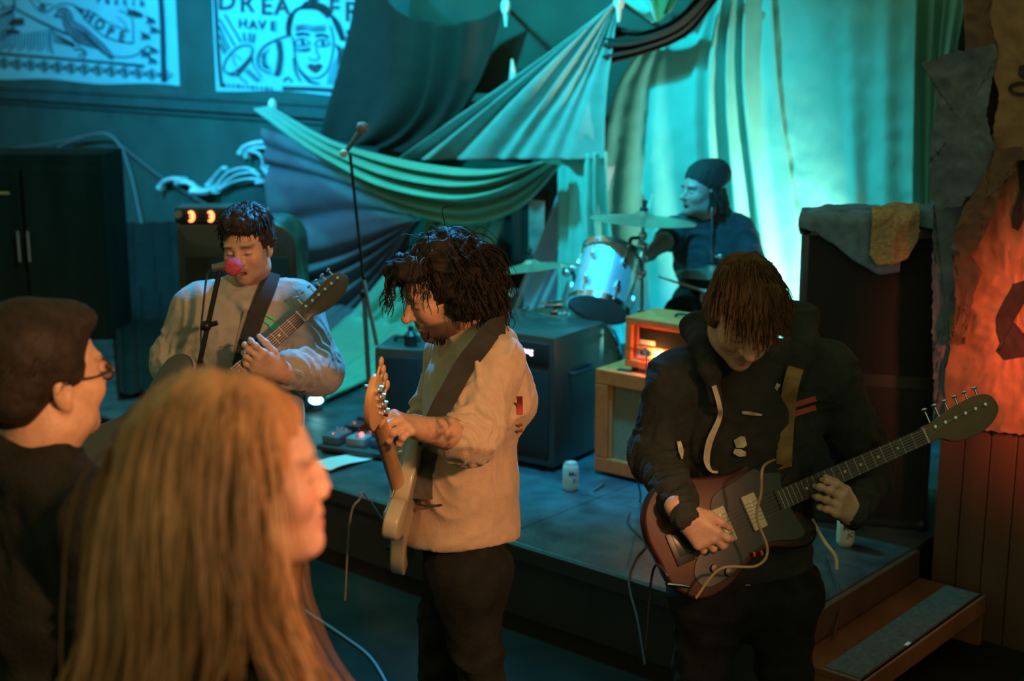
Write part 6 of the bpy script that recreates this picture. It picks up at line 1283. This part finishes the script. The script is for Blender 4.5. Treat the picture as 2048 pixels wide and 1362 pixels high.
for w_ in (wR, wL): S.cap(w_+[0, 0, .06], w_, .035, .028); hand_sdf(S, w_, (.3, .2, -1), rM if w_ is wR else -rM, fM, [(.3, .4, .3)]*4)
v2, f2 = S.mesh(); S = SDF(*box_of([mnk, mh, sR, sL], .15), .016); S.cap(mnk, mh, .09, .12, .03); S.cap(sR, sL, .045, .045, .03); S.chain([sR, eR, wR], [.05, .045, .03]); S.chain([sL, eL, wL], [.05, .045, .03]); v4, f4 = S.mesh()
put('body', join([(v1, f1), (v2, f2), (v4, f4)]), M_skin, m_, np.vstack([c1_, np.tile(skinM, (len(v2)+len(v4), 1))]))
wM = lambda x, y, z: mC+1.06*(mB @ np.array([x, y, z])); M_hairM = hairmat('cropped_black_hair', (.022, .018, .014), .6)
S = SDF(mC-.18, mC+.18, .005); S.ell(wM(0, -.024, .048), np.array([.088, .106, .092])*1.06, .02, mB); S.ell(wM(0, -.065, -.015), np.array([.076, .058, .060])*1.06, .03, mB); S.ell(wM(0, .06, .09), np.array([.068, .042, .03])*1.06, .03, mB)
for x in (-1, 1): S.ell(wM(x*.073, .012, .018), np.array([.012, .028, .028])*1.06, .015, mB)
S.ell(wM(0, .118, -.03), np.array([.095, .085, .098])*1.06, .008, mB, True); put('hair', mesh_of(S, folds(45, .0015, 74)), M_hairM, m_)
rt, nr = scalp(900, mC, mB, np.array([.088, .105, .095])*1.06, lambda x, y, z: z > -.1 and y < .75 and not (y > .3 and z < .3), 18)
obj('hair_bristles', strands(rt+1.06*(mB @ np.array([0, -.022, .042])), nr*.25+np.array([-.5, -.3, -.5]), 3, .005, mC, mB, np.array([.07, .09, .09]), grav=.15, wid=(.0014, .0006), seed=19, sides=3), M_hairM, m_)['kind'] = 'stuff'
t = empty('eyeglasses', wM(0, .10, -.005), 'dark framed eyeglasses worn by the man at left', 'glasses')
M_lens = mat('lens_glass', (.9, .95, .95), .03, trans=1.0)
for x in (-1, 1):
    th = np.linspace(0, 2*math.pi, 25); mb = MB(); mb.tube([wM(x*.034+.025*math.cos(a), .104, -.006+.018*math.sin(a)) for a in th], .0022, 6, caps=False); obj('rim', mb, M_plastic, t)
    mb = MB(); mb.lathe([(.0, 0), (1, 0)], (0, 0, 0), (0, 0, 1), 20); mb.v = [np.array([wM(x*.034+.0235*q[0], .104, -.006+.0165*q[1]) for q in mb.v[0]])]; obj('lens', mb, M_lens, t)
    mb = MB(); mb.tube(smooth_curve([wM(x*.058, .103, -.002), wM(x*.078, .06, -.002), wM(x*.081, .0, .002), wM(x*.080, -.022, -.015)], 6), .0024, 6); obj('temple', mb, M_plastic, t)
mb = MB(); mb.tube([wM(-.010, .105, .0), wM(0, .109, .004), wM(.010, .105, .0)], .002, 6); obj('nose_bridge', mb, M_plastic, t)

# ================================================================ woman with long blonde hair in the crowd
M_wjkt = mat('black_wool_coat', (.020, .020, .017), .95, nscale=25, namt=.25, bump=.4, bscale=120, spec=.12)
Yw = 1.68
wC, wB_ = P(470, 954, Yw), basis((.955, .27, .10)); wnk = wC+np.array([-.03, -.01, -.155])
w_ = empty('person', (wnk[0], Yw, 0), 'woman with long blonde hair in the foreground, seen from behind in profile', 'person')
rW, fW = unit(np.cross([.955, .27, 0], [0, 0, 1])), unit([.955, .27, 0])
sR, sL = wnk+rW*.17+np.array([0, 0, -.10]), wnk-rW*.17+np.array([0, 0, -.10]); eR, eL = sR+rW*.05+np.array([0, 0, -.27]), sL-rW*.05+np.array([0, 0, -.27]); wR, wL = eR+fW*.15+np.array([0, 0, -.18]), eL+fW*.15+np.array([0, 0, -.18]); wh_ = wnk+np.array([0, 0, -.58])
S = SDF(*box_of([sR, sL, eR, eL, wR, wL, wh_, wnk], .15), .010); bw_ = np.stack([rW, fW, np.array([0, 0, 1.])], 1)
S.ell(wnk+np.array([0, 0, -.23]), (.175, .125, .22), .06, bw_); S.ell(wnk+np.array([0, 0, -.46]), (.17, .13, .2), .06, bw_); S.cap(sR, sL, .062, .062, .06); S.cap(wnk+[0, 0, -.02], sR, .06, .06, .05); S.cap(wnk+[0, 0, -.02], sL, .06, .06, .05); S.chain([sR, eR, wR], [.07, .06, .045], .03); S.chain([sL, eL, wL], [.07, .06, .045], .03)
put('coat', mesh_of(S, folds(9, .007, 81)), M_wjkt, w_)
h1, h2 = wh_+rW*.09, wh_-rW*.09
S = SDF(*box_of([h1, h2, z_(h1, .05), z_(h2, .05)], .14), .014); legs(S, h1, h2, z_(h1, .48), z_(h2, .48), z_(h1, .09), z_(h2, .09)); put('trousers', mesh_of(S), M_jeans, w_); shoes(w_, z_(h1, 0), z_(h2, 0), fW, M_shoe)
skinW = (.56, .32, .24); SW = 1.0
Sh = head_sdf(wC, wB_, SW, wnk+np.array([0, 0, -.03]), h=.0033, nose=.45, jaw=.95, neck_r=.045); v1, f1 = Sh.mesh(); c1_ = face_colors(v1, wC, wB_, SW, skinW, (.50, .20, .18), (.25, .15, .08), 0, None, 44)
S = SDF(*box_of([wR, wL], .16), .007)
for q_ in (wR, wL): S.cap(q_+[0, 0, .06], q_, .03, .024); hand_sdf(S, q_, (.3, .1, -1), rW if q_ is wR else -rW, fW, [(.3, .4, .3)]*4, .9)
v2, f2 = S.mesh(); S = SDF(*box_of([wnk, wh_, sR, sL], .15), .016); S.cap(wnk, wh_, .08, .10, .03); S.cap(sR, sL, .04, .04, .03); S.chain([sR, eR, wR], [.042, .038, .026]); S.chain([sL, eL, wL], [.042, .038, .026]); v4, f4 = S.mesh()
put('body', join([(v1, f1), (v2, f2), (v4, f4)]), M_skin, w_, np.vstack([c1_, np.tile(skinW, (len(v2)+len(v4), 1))]))
M_blonde = mat('blonde_hair', (.43, .21, .09), .42, nscale=18, namt=.4, spec=.4, stretch=(1, 1, .15))
wW = lambda x, y, z: wC+SW*(wB_ @ np.array([x, y, z]))
S = SDF(wC+np.array([-.26, -.22, -.45]), wC+np.array([.22, .22, .19]), .006)
S.ell(wW(0, -.020, .042), np.array([.086, .108, .096])*SW, .02, wB_); S.ell(wW(0, -.060, -.05), np.array([.100, .085, .13])*SW, .05, wB_)
S.chain([wW(.0, -.10, -.08), wW(.0, -.13, -.20), wW(.01, -.15, -.32), wW(.0, -.16, -.42)], [.075, .080, .072, .05], .04)
S.chain([wW(.082, -.02, .02), wW(.092, -.02, -.07), wW(.098, -.005, -.15), wW(.115, .03, -.25), wW(.12, .06, -.34)], [.030, .034, .034, .030, .016], .03)
S.chain([wW(-.08, -.03, .02), wW(-.09, -.04, -.07), wW(-.10, -.04, -.17)], [.03, .04, .04], .03)
S.ell(wW(.0, .13, -.035), np.array([.12, .10, .10])*SW, .01, wB_, True)
put('hair', mesh_of(S, folds(26, .006, 84, (1, 1, .14))), M_blonde, w_)
rt, nr = scalp(1700, wC, wB_, np.array([.086, .106, .10])*SW, lambda x, y, z: z > .1 and y < .72, 21)
rt = rt+SW*(wB_ @ np.array([0, -.018, .038])); lx = (rt-wC) @ wB_
side = np.where(lx[:, 0:1] > 0, 1., -1.); d0 = nr*.15+side*(wB_[:, 0])*.8+np.array([0, 0, -.35])-.25*wB_[:, 1]
obj('hair_strands', strands(rt, d0, 24, .0185, wC+wB_ @ np.array([0, -.035, -.03]), wB_, np.array([.102, .112, .155])*SW, grav=.17, curl=.0035, freq=.30, wid=(.0019, .0010), seed=22, jit=.08, sides=3, wind=lambda p, k: (lambda l: np.where((l[:, 2] < -.09) & (l[:, 0] > .02), np.sign(l[:, 1]+.02)*.10, 0)[:, None]*wB_[:, 1])((p-wC) @ wB_)), M_blonde, w_)['kind'] = 'stuff'
